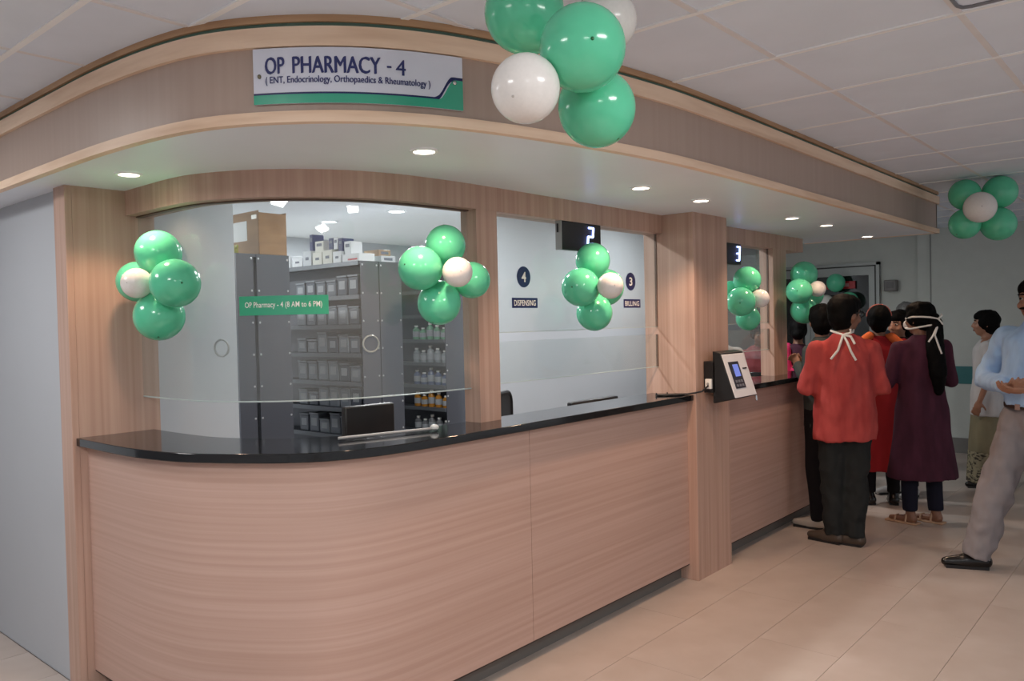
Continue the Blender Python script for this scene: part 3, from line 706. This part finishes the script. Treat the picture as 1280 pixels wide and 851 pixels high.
cluster((2.354, 2.389, 1.773), [(2.3370, 2.3840, 1.8970, 0.0830, 0, 'at the top'), (2.1841, 2.3760, 1.7952, 0.0881, 0, 'at the left'), (2.2910, 2.3830, 1.6550, 0.0890, 0, 'at the bottom'), (2.4330, 2.3300, 1.7510, 0.0770, 0, 'at the right'), (2.2590, 2.2410, 1.7740, 0.0600, 1, 'in the middle')],
        'of the bunch on the curved glass', 'balloons on the curved glass')
cluster((3.447, 2.412, 1.742), [(3.4239, 2.4093, 1.8832, 0.0896, 0, 'at the top'), (3.2767, 2.3824, 1.7393, 0.0969, 0, 'at the left'), (3.4152, 2.3996, 1.6097, 0.0933, 0, 'at the bottom'), (3.5490, 2.4180, 1.7450, 0.0980, 0, 'half hidden at the back'), (3.3044, 2.2232, 1.7399, 0.0648, 1, 'at the right')],
        'of the bunch before the second window', 'balloons before the second window')
cluster((5.134, 2.385, 1.692), [(5.0798, 2.3240, 1.8174, 0.0907, 0, 'at the top'), (4.9456, 2.3090, 1.6713, 0.0944, 0, 'at the left'), (5.1500, 2.3540, 1.5600, 0.0810, 0, 'at the bottom'), (5.1460, 2.4710, 1.7280, 0.0930, 0, 'half hidden at the back'), (5.0830, 2.2380, 1.6910, 0.0610, 1, 'at the right')],
        'of the bunch before the third window', 'balloons before the third window')
cluster((6.191, 2.369, 1.751), [(6.1750, 2.3610, 1.8890, 0.1020, 0, 'at the top'), (5.9636, 2.3176, 1.7544, 0.0957, 0, 'at the left'), (6.1549, 2.3568, 1.6109, 0.1018, 0, 'at the bottom'), (6.3060, 2.3560, 1.7360, 0.0940, 0, 'half hidden at the back'), (6.0890, 2.2260, 1.7710, 0.0600, 1, 'at the right')],
        'of the bunch at the counter end', 'balloons at the counter end')
cluster((1.680, 1.255, 2.235), [(1.6480, 1.3640, 2.3880, 0.1050, 0, 'at upper left'), (1.5509, 1.1085, 2.2103, 0.1013, 0, 'in front'), (1.7080, 1.1790, 2.1110, 0.0980, 0, 'at the bottom'), (1.4244, 1.1801, 2.1045, 0.0790, 1, 'at lower left'), (1.8060, 1.2130, 2.3690, 0.0830, 1, 'at upper right')],
        'of the bunch hanging by the fascia sign', 'balloons hanging by the fascia sign')
cluster((6.434, 1.236, 2.288), [(6.3990, 1.2970, 2.4000, 0.1050, 0, 'at upper left'), (6.4930, 1.0970, 2.4030, 0.1120, 0, 'at upper right'), (6.3470, 1.2877, 2.1875, 0.1042, 0, 'at lower left'), (6.4635, 1.1033, 2.1785, 0.1147, 0, 'at lower right'), (6.2047, 1.1664, 2.2776, 0.1031, 1, 'in the middle')],
        'of the flower bunch under the ceiling', 'balloons under the far ceiling')
cluster((9.933, 3.433, 1.804), [(9.8600, 3.3860, 1.9610, 0.1070, 0, 'at the top'), (9.8800, 3.5270, 1.7170, 0.1020, 1, 'at the left'), (9.8800, 3.2430, 1.7360, 0.1080, 0, 'at the right')],
        'of the bunch on the dark door', 'balloons on the dark door')

for (x, y, z), d in (((1.70, 1.275, 2.25), 'by the fascia sign'), ((6.45, 1.20, 2.29), 'under the far ceiling')):
    tag(MB().tube([(x, y, z), (x+.003, y, (z+ZC)/2), (x, y, ZC-.004)], .0015, 6).build('balloon_string', PAPER), 'thin white string holding up the balloon bunch ' + d, 'string')

# ------------------------------------------------------------------ people
SKIN = mat('skin_brown', (140, 98, 76), .5, sss=.08, noise_amt=.08)
SKIN2 = mat('skin_light_brown', (164, 118, 94), .5, sss=.08, noise_amt=.08)
HAIR = mat('hair_black', (9, 8, 8), .7, spec=.1, noise_amt=.4, noise_scale=(60, 60, 14))
HAIRG = mat('hair_grey', (112, 110, 108), .5, noise_amt=.4, noise_scale=(60, 60, 14))
EYEW = mat('eye_white', (180, 174, 166), .3); IRIS = mat('iris_dark', (26, 18, 14), .2); LIP = mat('lip', (124, 72, 66), .45)
def cloth(name, rgb, rgb2=None, sc=(14, 14, 5)): return mat(name, rgb, .85, spec=.2, rgb2=rgb2, noise_amt=.12, noise_scale=sc, bump=.25)
def remesh(mb, name, m, vox=.011, smooth=6, fold=0, fscale=(9, 9, 4), seed=0, bias=0):
    me = mb.mesh('tmp', None); o = link('tmp', me)
    md = o.modifiers.new('r', 'REMESH'); md.mode = 'VOXEL'; md.voxel_size = vox; md.use_smooth_shade = True
    sm = o.modifiers.new('s', 'SMOOTH'); sm.factor = .5; sm.iterations = smooth
    out = bpy.data.meshes.new_from_object(o.evaluated_get(bpy.context.evaluated_depsgraph_get()))
    bpy.data.objects.remove(o); bpy.data.meshes.remove(me); out.name = name
    if fold:
        nr = [v.normal.copy() for v in out.vertices]
        for v, n_ in zip(out.vertices, nr):
            c = v.co; q = Vector((c.x*fscale[0], c.y*fscale[1], c.z*fscale[2]+seed*3.1))
            a = noise.noise(q)+.5*noise.noise(q*2.1)+bias
            v.co = c+n_*fold*(a-.15)
    out.materials.clear(); out.materials.append(m)
    out.polygons.foreach_set('use_smooth', [True]*len(out.polygons))
    return out
def rot(p, piv, yaw, pitch=0):
    q = Vector(p)-Vector(piv); q = Matrix.Rotation(yaw, 3, 'Z') @ (Matrix.Rotation(pitch, 3, 'Y') @ q); return q+Vector(piv)
def hand(mb, wrist, d, pn, side, curl=.5, k=1.0):
    """palm and five separate fingers; d = direction of the hand, pn = palm normal, side = +1 when the thumb is on d x pn"""
    wv, d, pn = Vector(wrist), Vector(d).normalized(), Vector(pn); pn = (pn-d*pn.dot(d)).normalized()
    sd = d.cross(pn)*side
    M = Matrix((d, sd, pn)).transposed()
    mb.ell(wv+d*.045*k, (.052*k, .040*k, .017*k), 14, M)
    for i, (off, L) in enumerate(((.035, .074), (.012, .082), (-.012, .076), (-.035, .060))):
        p = wv+d*.083*k+sd*off*k; ang = 0
        for s_ in (.45, .32, .26):
            ang += curl*.75; e = p+(d*math.cos(ang)+pn*math.sin(ang))*L*s_*k
            mb.cap(p, e, .0086*k, .0076*k, 8); p = e
    p = wv+d*.03*k+sd*.034*k
    for s_, o_ in ((.034, .9), (.028, .45)):
        e = p+(d*.75+sd*o_+pn*curl*.8).normalized()*s_*k; mb.cap(p, e, .0115*k, .0095*k, 8); p = e
LEG0 = dict(L=[(0, .09, .90), (.015, .095, .49), (-.01, .10, .085)], R=[(0, -.09, .90), (.015, -.095, .49), (-.01, -.10, .085)])
ARM0 = dict(L=[(-.01, .185, 1.385), (-.03, .25, 1.12), (.05, .25, .87)], R=[(-.01, -.185, 1.385), (-.03, -.25, 1.12), (.05, -.25, .87)])
def person(label, pos, az, h, garments, arms=None, legs=None, hy=0, hp=0, hair='short', skin=SKIN, hairm=HAIR, female=False, vox=.011, seed=0, shoe=None, hands=None, toe=None, hs=1.05):
    P = thing('person', label, 'person', (pos[0], pos[1], 0), R(az)); k = h/1.70; P.scale = (k, k, k)
    arms = arms or ARM0; legs = legs or LEG0; toe = toe or {}
    sw = .92 if female else 1.0
    b = MB()
    TOR = [(0, 0, .84, .09, .13), (0, 0, .92, .105, .155), (0, 0, 1.02, .10, .14), (0, 0, 1.12, .10, .135), (0, 0, 1.25, .11, .15*sw), (0, 0, 1.35, .105, .165*sw), (-.01, 0, 1.42, .075, .12), (-.01, 0, 1.455, .055, .062)]
    b.loft(TOR)
    for s_ in 'LR':
        hp_, kn, an = legs[s_]
        b.cap(hp_, kn, .082, .056).cap(kn, an, .055, .036)
        sh, el, wr_ = arms[s_]
        b.cap(sh, el, .048*sw, .038*sw).cap(el, wr_, .038*sw, .025)
        b.cap((0, 0, 1.37), sh, .06, .045)
        hd = (hands or {}).get(s_)
        if hd: hand(b, wr_, hd[0], hd[1], hd[2], hd[3])
        else:
            dv = (Vector(wr_)-Vector(el)).normalized(); hand(b, wr_, dv, (0, -1 if s_ == 'L' else 1, 0.01), 1 if s_ == 'L' else -1, .35)
        td = Vector((*toe.get(s_, (1, .18 if s_ == 'L' else -.18)), 0)).normalized(); A_ = Vector(an)
        b.cap(A_, Vector((A_.x, A_.y, .045))-td*.02, .036, .034); b.cap(Vector((A_.x, A_.y, .04))-td*.02, Vector((A_.x, A_.y, .028))+td*.15, .034, .022)
    piv = (-.005, 0, 1.47)
    def H(p): return rot(Vector(piv)+(Vector(p)-Vector(piv))*hs, piv, R(hy), R(hp))
    MH = hs*(Matrix.Rotation(R(hy), 3, 'Z') @ Matrix.Rotation(R(hp), 3, 'Y'))
    b.cap((-.012, 0, 1.40), H((.0, 0, 1.53)), .056*sw, .052*sw)
    b.ell(H((.0, 0, 1.600)), (.096, .076, .100), 20, MH); b.ell(H((.028, 0, 1.545)), (.066, .058, .068), 18, MH); b.ell(H((.05, 0, 1.505)), (.038, .036, .03), 14, MH)
    b.cap(H((.092, 0, 1.605)), H((.114, 0, 1.567)), .010, .015, 8)
    b.ell(H((.103, 0, 1.562)), (.014, .019, .010), 10, MH); b.ell(H((.082, 0, 1.622)), (.016, .05, .010), 12, MH)
    b.ell(H((.094, 0, 1.530)), (.012, .024, .012), 10, MH)
    for s_ in (-1, 1):
        b.ell(H((-.008, s_*.077, 1.575)), (.020, .010, .032), 10, MH); b.ell(H((.068, s_*.042, 1.560)), (.026, .022, .024), 10, MH)
    link('body', remesh(b, 'body', skin, vox, 3), P)
    for s_ in (-1, 1):
        e = MB().ell(H((.087, s_*.032, 1.598)), (.009, .015, .0065), 12, MH).build('eye', EYEW, P)
        MB().ell(H((.0965, s_*.032, 1.598)), (.003, .0065, .0062), 10, MH).build('iris', IRIS, e)
        MB().cap(H((.096, s_*.015, 1.622)), H((.082, s_*.052, 1.620)), .005, .0035, 8).build('eyebrow', hairm, P)
    MB().ell(H((.104, 0, 1.534)), (.006, .022, .004), 10, MH).ell(H((.102, 0, 1.525)), (.007, .018, .0055), 10, MH).build('lips', LIP, P)
    # hair
    hm = MB()
    hm.ell(H((-.020, 0, 1.622)), (.094, .087, .092), 20, MH).ell(H((.012, 0, 1.655)), (.086, .076, .058), 18, MH).ell(H((-.045, 0, 1.575)), (.062, .074, .075), 16, MH)
    if hair in ('short', 'bob'): hm.ell(H((-.03, 0, 1.54)), (.058, .062, .055), 14, MH)
    if hair in ('pony', 'bun', 'long', 'bob'):
        for s_ in (-1, 1): hm.ell(H((.0, s_*.060, 1.60)), (.062, .028, .065), 12, MH)
    if hair == 'bun': hm.ell(H((-.10, 0, 1.56)), (.055, .06, .055), 16, MH)
    if hair == 'pony':
        hm.ell(H((-.105, -.01, 1.57)), (.05, .052, .06), 14, MH)
        q0 = H((-.12, -.01, 1.55))
        for a_, c_, r0, r1 in ((q0, (-.150, -.03, 1.38), .05, .06), ((-.150, -.03, 1.38), (-.16, -.05, 1.18), .06, .058), ((-.16, -.05, 1.18), (-.145, -.06, 1.04), .056, .028)): hm.cap(a_, c_, r0, r1)
    if hair == 'long':
        for a_, c_, r0, r1 in ((H((-.06, 0, 1.56)), (-.10, 0, 1.40), .085, .08), ((-.10, 0, 1.40), (-.12, 0, 1.18), .08, .05)): hm.cap(a_, c_, r0, r1)
    link('hair', remesh(hm, 'hair', hairm, .009, 4, .006, (34, 34, 12), seed, 1.0), P)
    # garments
    for g in garments:
        m_ = MB(); ex = g.get('ex', .014)
        if 'rings' in g: m_.loft(g['rings'])
        if g.get('torso'):
            m_.loft([(c0, c1, z, a+ex, b_+ex) for c0, c1, z, a, b_ in TOR if g['torso'][0] <= z <= g['torso'][1]])
        if 'sleeve' in g:
            for s_ in 'LR':
                sh, el, wr_ = [Vector(q) for q in arms[s_]]
                m_.cap((0, 0, 1.37), sh, .066, .058*sw+ex*.3)
                t_ = g['sleeve']; m_.cap(sh, sh.lerp(el, min(1, t_)), .056*sw+ex*.5, .048*sw+ex*.5)
                if t_ > 1: m_.cap(el, el.lerp(wr_, t_-1), .047*sw+ex*.5, .040*sw+ex*.3)
        if 'legr' in g:
            r0, r1, r2 = g['legr']
            for s_ in 'LR':
                hp_, kn, an = [Vector(q) for q in legs[s_]]
                m_.cap(hp_, kn, r0, r1)
                e_ = kn.lerp(an, g.get('leglen', 1.06)); m_.tube([kn, kn.lerp(e_, .5), e_], [r1, (r1+r2)/2, r2], 20)
            m_.loft([(0, 0, .80, .09, .14), (0, 0, .90, .118, .168), (0, 0, .98, .115, .16), (0, 0, 1.04, .11, .15)])
        for a_, c_, r0, r1 in g.get('caps', []): m_.cap(a_, c_, r0, r1)
        for c_, r_ in g.get('ells', []): m_.ell(c_, r_, 14)
        o = link(g['name'], remesh(m_, g['name'], g['mat'], g.get('vox', .012), g.get('smooth', 5), g.get('fold', .008), g.get('fs', (9, 9, 4)), seed), P)
        if g.get('label'): o['label'] = g['label']
    if shoe:
        for s_ in 'LR':
            A_ = Vector(legs[s_][2]); td = Vector((*toe.get(s_, (1, .18 if s_ == 'L' else -.18)), 0)).normalized()
            z0 = A_.z-.085
            m_ = MB(); m_.cap(Vector((A_.x, A_.y, z0+.045))-td*.03, Vector((A_.x, A_.y, z0+.042))+td*.07, .046, .046).cap(Vector((A_.x, A_.y, z0+.04))+td*.07, Vector((A_.x, A_.y, z0+.032))+td*.175, .044, .028)
            if shoe[0] != 'sandal':
                m_.cap(Vector((A_.x, A_.y, z0+.05))-td*.02, Vector((A_.x, A_.y, z0+.085))-td*.01, .044, .042)
                o = link('shoe', remesh(m_, 'shoe', shoe[1], .009, 4), P)
                so = MB(); 
                so.cap(Vector((A_.x, A_.y, z0+.012))-td*.035, Vector((A_.x, A_.y, z0+.012))+td*.16, .012, .012)
                MB().obox(Vector((A_.x, A_.y, z0+.010))+td*.065, td*.115, Vector((-td.y, td.x, 0))*.036, (0, 0, .010)).build('sole', BLACK, o)
            else:
                sd_ = Vector((-td.y, td.x, 0))
                o = bevel(MB().obox(Vector((A_.x, A_.y, z0+.008))+td*.06, td*.125, sd_*.042, (0, 0, .008)).build('sandal', shoe[1], P), .006)
                for q_ in (.02, .105):
                    MB().tube([Vector((A_.x, A_.y, z0+.016))+td*q_+sd_*.043, Vector((A_.x, A_.y, z0+.082-.27*q_))+td*q_+sd_*.022, Vector((A_.x, A_.y, z0+.082-.27*q_))+td*q_-sd_*.022, Vector((A_.x, A_.y, z0+.016))+td*q_-sd_*.043], .007, 8).build('strap', shoe[1], o)
    P['k'] = k; del P['k']
    return P, H
def ribbon_part(name, pts, r, m, P): return MB().tube(pts, r, 8).build(name, m, P)
MASKT = mat('mask_tie_white', (226, 222, 216), .8)
TROU_B = cloth('trousers_black', (40, 42, 42)); SHOE_BR = mat('shoe_brown', (72, 60, 50), .5); SHOE_BK = mat('shoe_black', (18, 16, 16), .22)
SANDAL = mat('sandal_tan', (190, 150, 120), .6); LEGN = cloth('leggings_navy', (30, 30, 44)); BLK = cloth('cloth_black', (22, 20, 24))
WHITEC = cloth('cloth_white', (206, 204, 204))

# man in the red shirt
armsR = dict(L=[(-.01, .172, 1.36), (-.02, .255, 1.09), (.20, .20, 1.06)], R=[(-.01, -.172, 1.36), (-.02, -.255, 1.09), (.20, -.20, 1.06)])
P1, H1 = person('man in a red shirt with white mask ties, black trousers, back to camera', (5.60, 1.88), 30, 1.67,
    [dict(name='shirt', mat=cloth('shirt_red', (180, 76, 72), (162, 62, 60)), rings=[(0, 0, .73, .155, .215), (0, 0, .80, .155, .213), (-.005, 0, .95, .150, .207), (-.01, 0, 1.10, .145, .192), (-.01, 0, 1.25, .140, .185), (-.01, 0, 1.34, .125, .175), (-.015, 0, 1.43, .085, .125), (-.012, 0, 1.475, .066, .068)], sleeve=1.9, fold=.018, ex=.022, fs=(11, 11, 6)),
     dict(name='trousers', mat=TROU_B, legr=(.094, .084, .070), fold=.018, fs=(12, 12, 9))],
    dict(L=[(-.01, .172, 1.36), (-.03, .255, 1.09), (.14, .10, 1.10)], R=[(-.01, -.172, 1.36), (-.03, -.255, 1.09), (.14, -.10, 1.12)]), dict(L=[(0, .09, .90), (.0, .085, .49), (.02, .07, .085)], R=[(0, -.09, .90), (.0, -.075, .49), (-.03, -.055, .085)]), hy=-50, hp=6, hair='short', hs=1.12, seed=1, shoe=('shoe', SHOE_BR), toe=dict(L=(.6, .8), R=(.5, .85)))
for pts in ([(.02, .075, 1.49), (-.055, .05, 1.475), (-.082, .015, 1.462)], [(.03, -.075, 1.50), (-.05, -.055, 1.48), (-.082, .015, 1.462)],
            [(-.082, .015, 1.462), (-.11, .035, 1.42), (-.135, .06, 1.36), (-.150, .11, 1.30)], [(-.082, .015, 1.462), (-.115, -.005, 1.41), (-.148, -.02, 1.35), (-.152, -.05, 1.29)], [(-.082, .015, 1.462), (-.10, -.03, 1.45), (-.125, -.05, 1.40)], [(-.082, .015, 1.462), (-.10, -.03, 1.475), (-.09, -.03, 1.50)]):
    ribbon_part('mask_tie', pts, .008, MASKT, P1)
# spectacles
GLS = mat('spectacle_black', (16, 16, 18), .3)
ribbon_part('spectacle_arm', [H1((.10, -.07, 1.600)), H1((.04, -.085, 1.602)), H1((-.01, -.085, 1.592))], .004, GLS, P1)
ribbon_part('spectacle_rim', [H1((.108, -.035+.024*math.cos(a*PI/6), 1.598+.018*math.sin(a*PI/6))) for a in range(13)], .003, GLS, P1)

# man in charcoal shirt at the counter
person('man in charcoal shirt at the counter, half hidden by the red shirted man', (5.98, 2.165), 80, 1.63,
    [dict(name='shirt', mat=cloth('shirt_charcoal', (66, 70, 68)), rings=[(0, 0, .78, .125, .18), (0, 0, .95, .118, .18), (0, 0, 1.10, .118, .178), (0, 0, 1.25, .125, .185), (-.005, 0, 1.36, .115, .18), (-.012, 0, 1.43, .085, .12), (-.012, 0, 1.475, .064, .066)], sleeve=1.95, fold=.010),
     dict(name='trousers', mat=BLK, legr=(.095, .075, .058), fold=.010)], dict(L=[(-.01, .172, 1.36), (.0, .20, 1.11), (.16, .06, 1.25)], R=[(-.01, -.172, 1.36), (.0, -.20, 1.11), (.16, -.06, 1.25)]), hy=-52, seed=2, shoe=('shoe', mat('shoe_pale', (170, 160, 150), .5)))

# woman in the maroon kurta
P2, H2 = person('woman in a long maroon kurta with black ponytail and white mask ties', (6.50, 1.62), 42, 1.63,
    [dict(name='kurta', mat=cloth('kurta_maroon', (78, 40, 56), (64, 32, 46)), rings=[(-.01, 0, .36, .20, .27), (-.005, 0, .50, .18, .25), (0, 0, .72, .155, .22), (0, 0, .90, .145, .205), (0, 0, 1.06, .125, .172), (0, 0, 1.22, .132, .180), (-.005, 0, 1.35, .122, .178), (-.012, 0, 1.43, .08, .115), (-.012, 0, 1.465, .060, .062)], sleeve=1.8, fold=.012, fs=(9, 9, 2.2), ex=.020),
     dict(name='leggings', mat=LEGN, legr=(.085, .068, .055), fold=.006, leglen=.97)],
    dict(L=[(-.01, .18, 1.375), (.02, .25, 1.10), (.25, .15, 1.14)], R=[(-.01, -.18, 1.375), (.02, -.25, 1.10), (.25, -.15, 1.14)]),
    hy=22, hair='pony', female=True, seed=3, shoe=('sandal', SANDAL), toe=dict(L=(.8, .6), R=(.8, .55)))
for pts in ([H2((.06, .075, 1.590)), H2((-.02, .103, 1.603)), H2((-.085, .085, 1.603)), H2((-.125, .045, 1.598)), H2((-.155, .0, 1.585))], [H2((.07, .065, 1.52)), H2((.0, .096, 1.515)), H2((-.08, .085, 1.53)), H2((-.125, .045, 1.54)), H2((-.155, .0, 1.550))],
            [H2((-.155, 0, 1.585)), H2((-.175, -.015, 1.55)), H2((-.165, -.03, 1.52)), H2((-.155, 0, 1.550))], [H2((-.155, 0, 1.55)), (-.205, .0, 1.47), (-.215, -.02, 1.40), (-.215, -.045, 1.33)], [H2((-.155, 0, 1.585)), H2((-.16, -.03, 1.61)), H2((-.14, -.05, 1.62))], [H2((-.155, 0, 1.55)), (-.21, .02, 1.46), (-.20, .045, 1.42)]):
    ribbon_part('mask_tie', pts, .007, MASKT, P2)
MB().ell(H2((.088, .012, 1.545)), (.03, .052, .042), 14, Matrix.Rotation(R(22), 3, 'Z')).build('face_mask', MASKT, P2)

# woman with headband in orange and red
P3, H3 = person('woman with red headband and orange scarf, long red dress, back to camera', (6.97, 2.05), 32, 1.62,
    [dict(name='dress', mat=cloth('dress_red', (150, 34, 40)), rings=[(0, 0, .30, .17, .22), (0, 0, .60, .15, .20), (0, 0, .90, .14, .19), (0, 0, 1.06, .122, .168), (0, 0, 1.22, .13, .176), (0, 0, 1.35, .12, .174), (-.012, 0, 1.43, .08, .11), (-.012, 0, 1.46, .058, .06)], sleeve=1.5, fold=.010, fs=(9, 9, 2.5)),
     dict(name='scarf', mat=cloth('scarf_orange', (222, 112, 62)), caps=[((-.10, .19, 1.40), (-.06, .10, 1.46), .035, .04), ((-.06, .10, 1.46), (.06, .04, 1.46), .04, .035), ((-.10, -.16, 1.38), (-.06, -.08, 1.45), .035, .04), ((-.06, -.08, 1.45), (.06, -.04, 1.44), .04, .035), ((-.10, .19, 1.40), (-.125, .16, 1.2), .04, .03)], fold=.008),
     dict(name='leggings', mat=BLK, legr=(.08, .065, .055), leglen=.96)], None, hy=-15, hair='bob', female=True, seed=4, shoe=('shoe', SHOE_BK))
ribbon_part('headband', [H3((-.02+.02*0, .092*math.cos(a*PI/12), 1.622+.096*math.sin(a*PI/12))) for a in range(13)], .0055, mat('headband_red', (168, 90, 78), .6), P3)

# woman in black facing left
person('woman in black clothes whose face looks left between two women', (7.40, 2.0), 155, 1.58,
    [dict(name='kurta', mat=BLK, rings=[(0, 0, .45, .17, .22), (0, 0, .72, .15, .20), (0, 0, .90, .14, .19), (0, 0, 1.06, .122, .168), (0, 0, 1.22, .13, .176), (0, 0, 1.35, .12, .174), (-.012, 0, 1.43, .085, .115), (-.008, 0, 1.475, .064, .068)], sleeve=1.7, fold=.010, fs=(9, 9, 2.5)),
     dict(name='leggings', mat=BLK, legr=(.08, .068, .058), leglen=.97)], None, hy=5, hp=8, hair='long', female=True, seed=5, skin=SKIN2, shoe=('shoe', mat('shoe_white', (190, 186, 182), .5)))
# grey-haired person further back
person('grey haired person standing furthest back by the far wall', (8.55, 2.26), 200, 1.66,
    [dict(name='shirt', mat=cloth('shirt_dark_grey', (60, 58, 62)), torso=(.80, 1.46), rings=[(0, 0, .76, .13, .18), (0, 0, .95, .125, .18), (0, 0, 1.2, .13, .18), (0, 0, 1.36, .12, .18), (-.012, 0, 1.45, .075, .09)], sleeve=1.5),
     dict(name='trousers', mat=BLK, legr=(.095, .075, .058))], hp=12, hairm=HAIRG, seed=6, shoe=('shoe', SHOE_BK))
# woman in white top and printed skirt
SKIRT = mat('skirt_print', (150, 142, 116), .8, rgb2=(60, 54, 46), noise_scale=(26, 26, 44), lohi=(.42, .5), detail=2)
person('woman in white top and printed olive skirt walking left by the far wall', (8.20, 1.50), 98, 1.56,
    [dict(name='top', mat=WHITEC, rings=[(0, 0, .70, .15, .19), (0, 0, .90, .14, .185), (0, 0, 1.06, .122, .168), (0, 0, 1.22, .13, .176), (0, 0, 1.35, .12, .174), (-.012, 0, 1.43, .08, .11), (-.012, 0, 1.46, .058, .06)], sleeve=.75, fold=.010),
     dict(name='skirt', mat=cloth('skirt_olive', (134, 128, 104)), rings=[(0, 0, .34, .17, .20), (0, 0, .60, .15, .19), (0, 0, .80, .135, .175)], fold=.010, fs=(12, 12, 2)),
     dict(name='skirt_border', mat=SKIRT, rings=[(0, 0, .05, .19, .215), (0, 0, .2, .18, .208), (0, 0, .36, .172, .203)], fold=.010, fs=(12, 12, 2))],
    dict(L=[(-.01, .18, 1.375), (-.03, .23, 1.10), (.05, .23, .86)], R=[(-.01, -.18, 1.375), (-.03, -.23, 1.10), (.05, -.23, .86)]), hair='bob', female=True, seed=7, skin=SKIN2, shoe=('shoe', SHOE_BK))
# man in the pale blue shirt at the right edge
legsB = dict(R=[(0, -.09, .92), (.15, -.14, .50), (.25, -.185, .085)], L=[(0, .09, .92), (-.02, .12, .50), (-.10, .13, .085)])
armsB = dict(L=[(-.01, .205, 1.375), (-.05, .30, 1.11), (.24, .13, 1.09)], R=[(-.01, -.205, 1.375), (-.03, -.37, 1.11), (.24, .00, 1.10)])
P8, H8 = person('man with moustache in pale blue shirt and grey trousers at the right edge', (5.66, .775), 150, 1.74,
    [dict(name='shirt', mat=cloth('shirt_pale_blue', (178, 210, 244), (160, 192, 230)), rings=[(0, 0, .98, .145, .185), (0, 0, 1.04, .150, .190), (.01, 0, 1.12, .150, .185), (0, 0, 1.25, .145, .195), (-.005, 0, 1.36, .125, .192), (-.012, 0, 1.43, .085, .125), (-.008, 0, 1.478, .066, .068)], sleeve=1.9, fold=.018, ex=.034, fs=(11, 11, 7)),
     dict(name='trousers', mat=cloth('trousers_grey', (142, 136, 138)), legr=(.108, .098, .084), fold=.020, fs=(10, 10, 9)),
     dict(name='belt', mat=mat('belt_brown', (52, 38, 32), .5), rings=[(0, 0, .962, .140, .182), (0, 0, .995, .142, .184)], fold=0, smooth=1, vox=.008)],
    armsB, legsB, hy=10, hair='short', vox=.0055, seed=8, skin=SKIN2, shoe=('shoe', SHOE_BK), toe=dict(R=(.8, -.6), L=(1, .2)),
    hands=dict(L=[(.75, -.66, -.02), (-.3, -.3, .9), 1, .55], R=[(.45, .85, .05), (-.3, .2, .9), -1, .6]))
MB().ell(H8((.113, .0, 1.5445)), (.010, .032, .008), 12, Matrix.Rotation(R(10), 3, 'Z')).build('moustache', HAIR, P8)
MB().box(.13, .155, -.016, .016, .962, .995).build('buckle', CHROME, P8)
# pharmacists inside and a woman beyond the counter end
person('pharmacist in white coat behind the third window', (5.81, 2.93), 215, 1.60,
    [dict(name='coat', mat=WHITEC, rings=[(0, 0, .60, .15, .20), (0, 0, .95, .135, .185), (0, 0, 1.10, .13, .180), (0, 0, 1.25, .135, .19), (-.005, 0, 1.36, .12, .188), (-.012, 0, 1.43, .08, .115), (-.012, 0, 1.46, .06, .062)], sleeve=1.8, fold=.010),
     dict(name='trousers', mat=BLK, legr=(.095, .075, .058))], armsR, hp=15, hair='short', seed=9, shoe=('shoe', SHOE_BK))
person('pharmacist in maroon top behind the third window', (7.1, 3.14), 215, 1.52,
    [dict(name='tunic', mat=cloth('tunic_rose', (120, 58, 62)), rings=[(0, 0, .60, .15, .20), (0, 0, .95, .135, .185), (0, 0, 1.10, .13, .180), (0, 0, 1.25, .135, .19), (-.005, 0, 1.36, .12, .188), (-.012, 0, 1.43, .08, .115), (-.012, 0, 1.46, .06, .062)], sleeve=1.2, fold=.010),
     dict(name='trousers', mat=BLK, legr=(.095, .075, .058))], armsR, hp=18, hair='bun', female=True, seed=10, shoe=('shoe', SHOE_BK))
person('woman in bright pink scarf beyond the end of the counter', (7.62, 2.98), 22, 1.52,
    [dict(name='kurta', mat=cloth('kurta_plum', (70, 40, 54)), rings=[(0, 0, .50, .16, .21), (0, 0, .90, .14, .185), (0, 0, 1.06, .122, .168), (0, 0, 1.22, .13, .176), (0, 0, 1.35, .12, .174), (-.012, 0, 1.43, .08, .11), (-.012, 0, 1.46, .058, .06)], sleeve=1.6, fold=.010),
     dict(name='scarf', mat=cloth('scarf_pink', (226, 62, 112)), caps=[((-.09, .12, 1.40), (-.13, .12, 1.2), .05, .055), ((-.13, .12, 1.2), (-.15, .10, .90), .055, .06), ((.06, .10, 1.43), (-.09, .12, 1.40), .04, .045), ((-.13, .13, 1.1), (-.13, -.10, 1.28), .05, .05), ((-.13, -.10, 1.28), (.02, -.13, 1.40), .05, .045)], fold=.008),
     dict(name='leggings', mat=BLK, legr=(.08, .068, .058))], armsR, hair='bun', female=True, seed=11, shoe=('shoe', SHOE_BK))
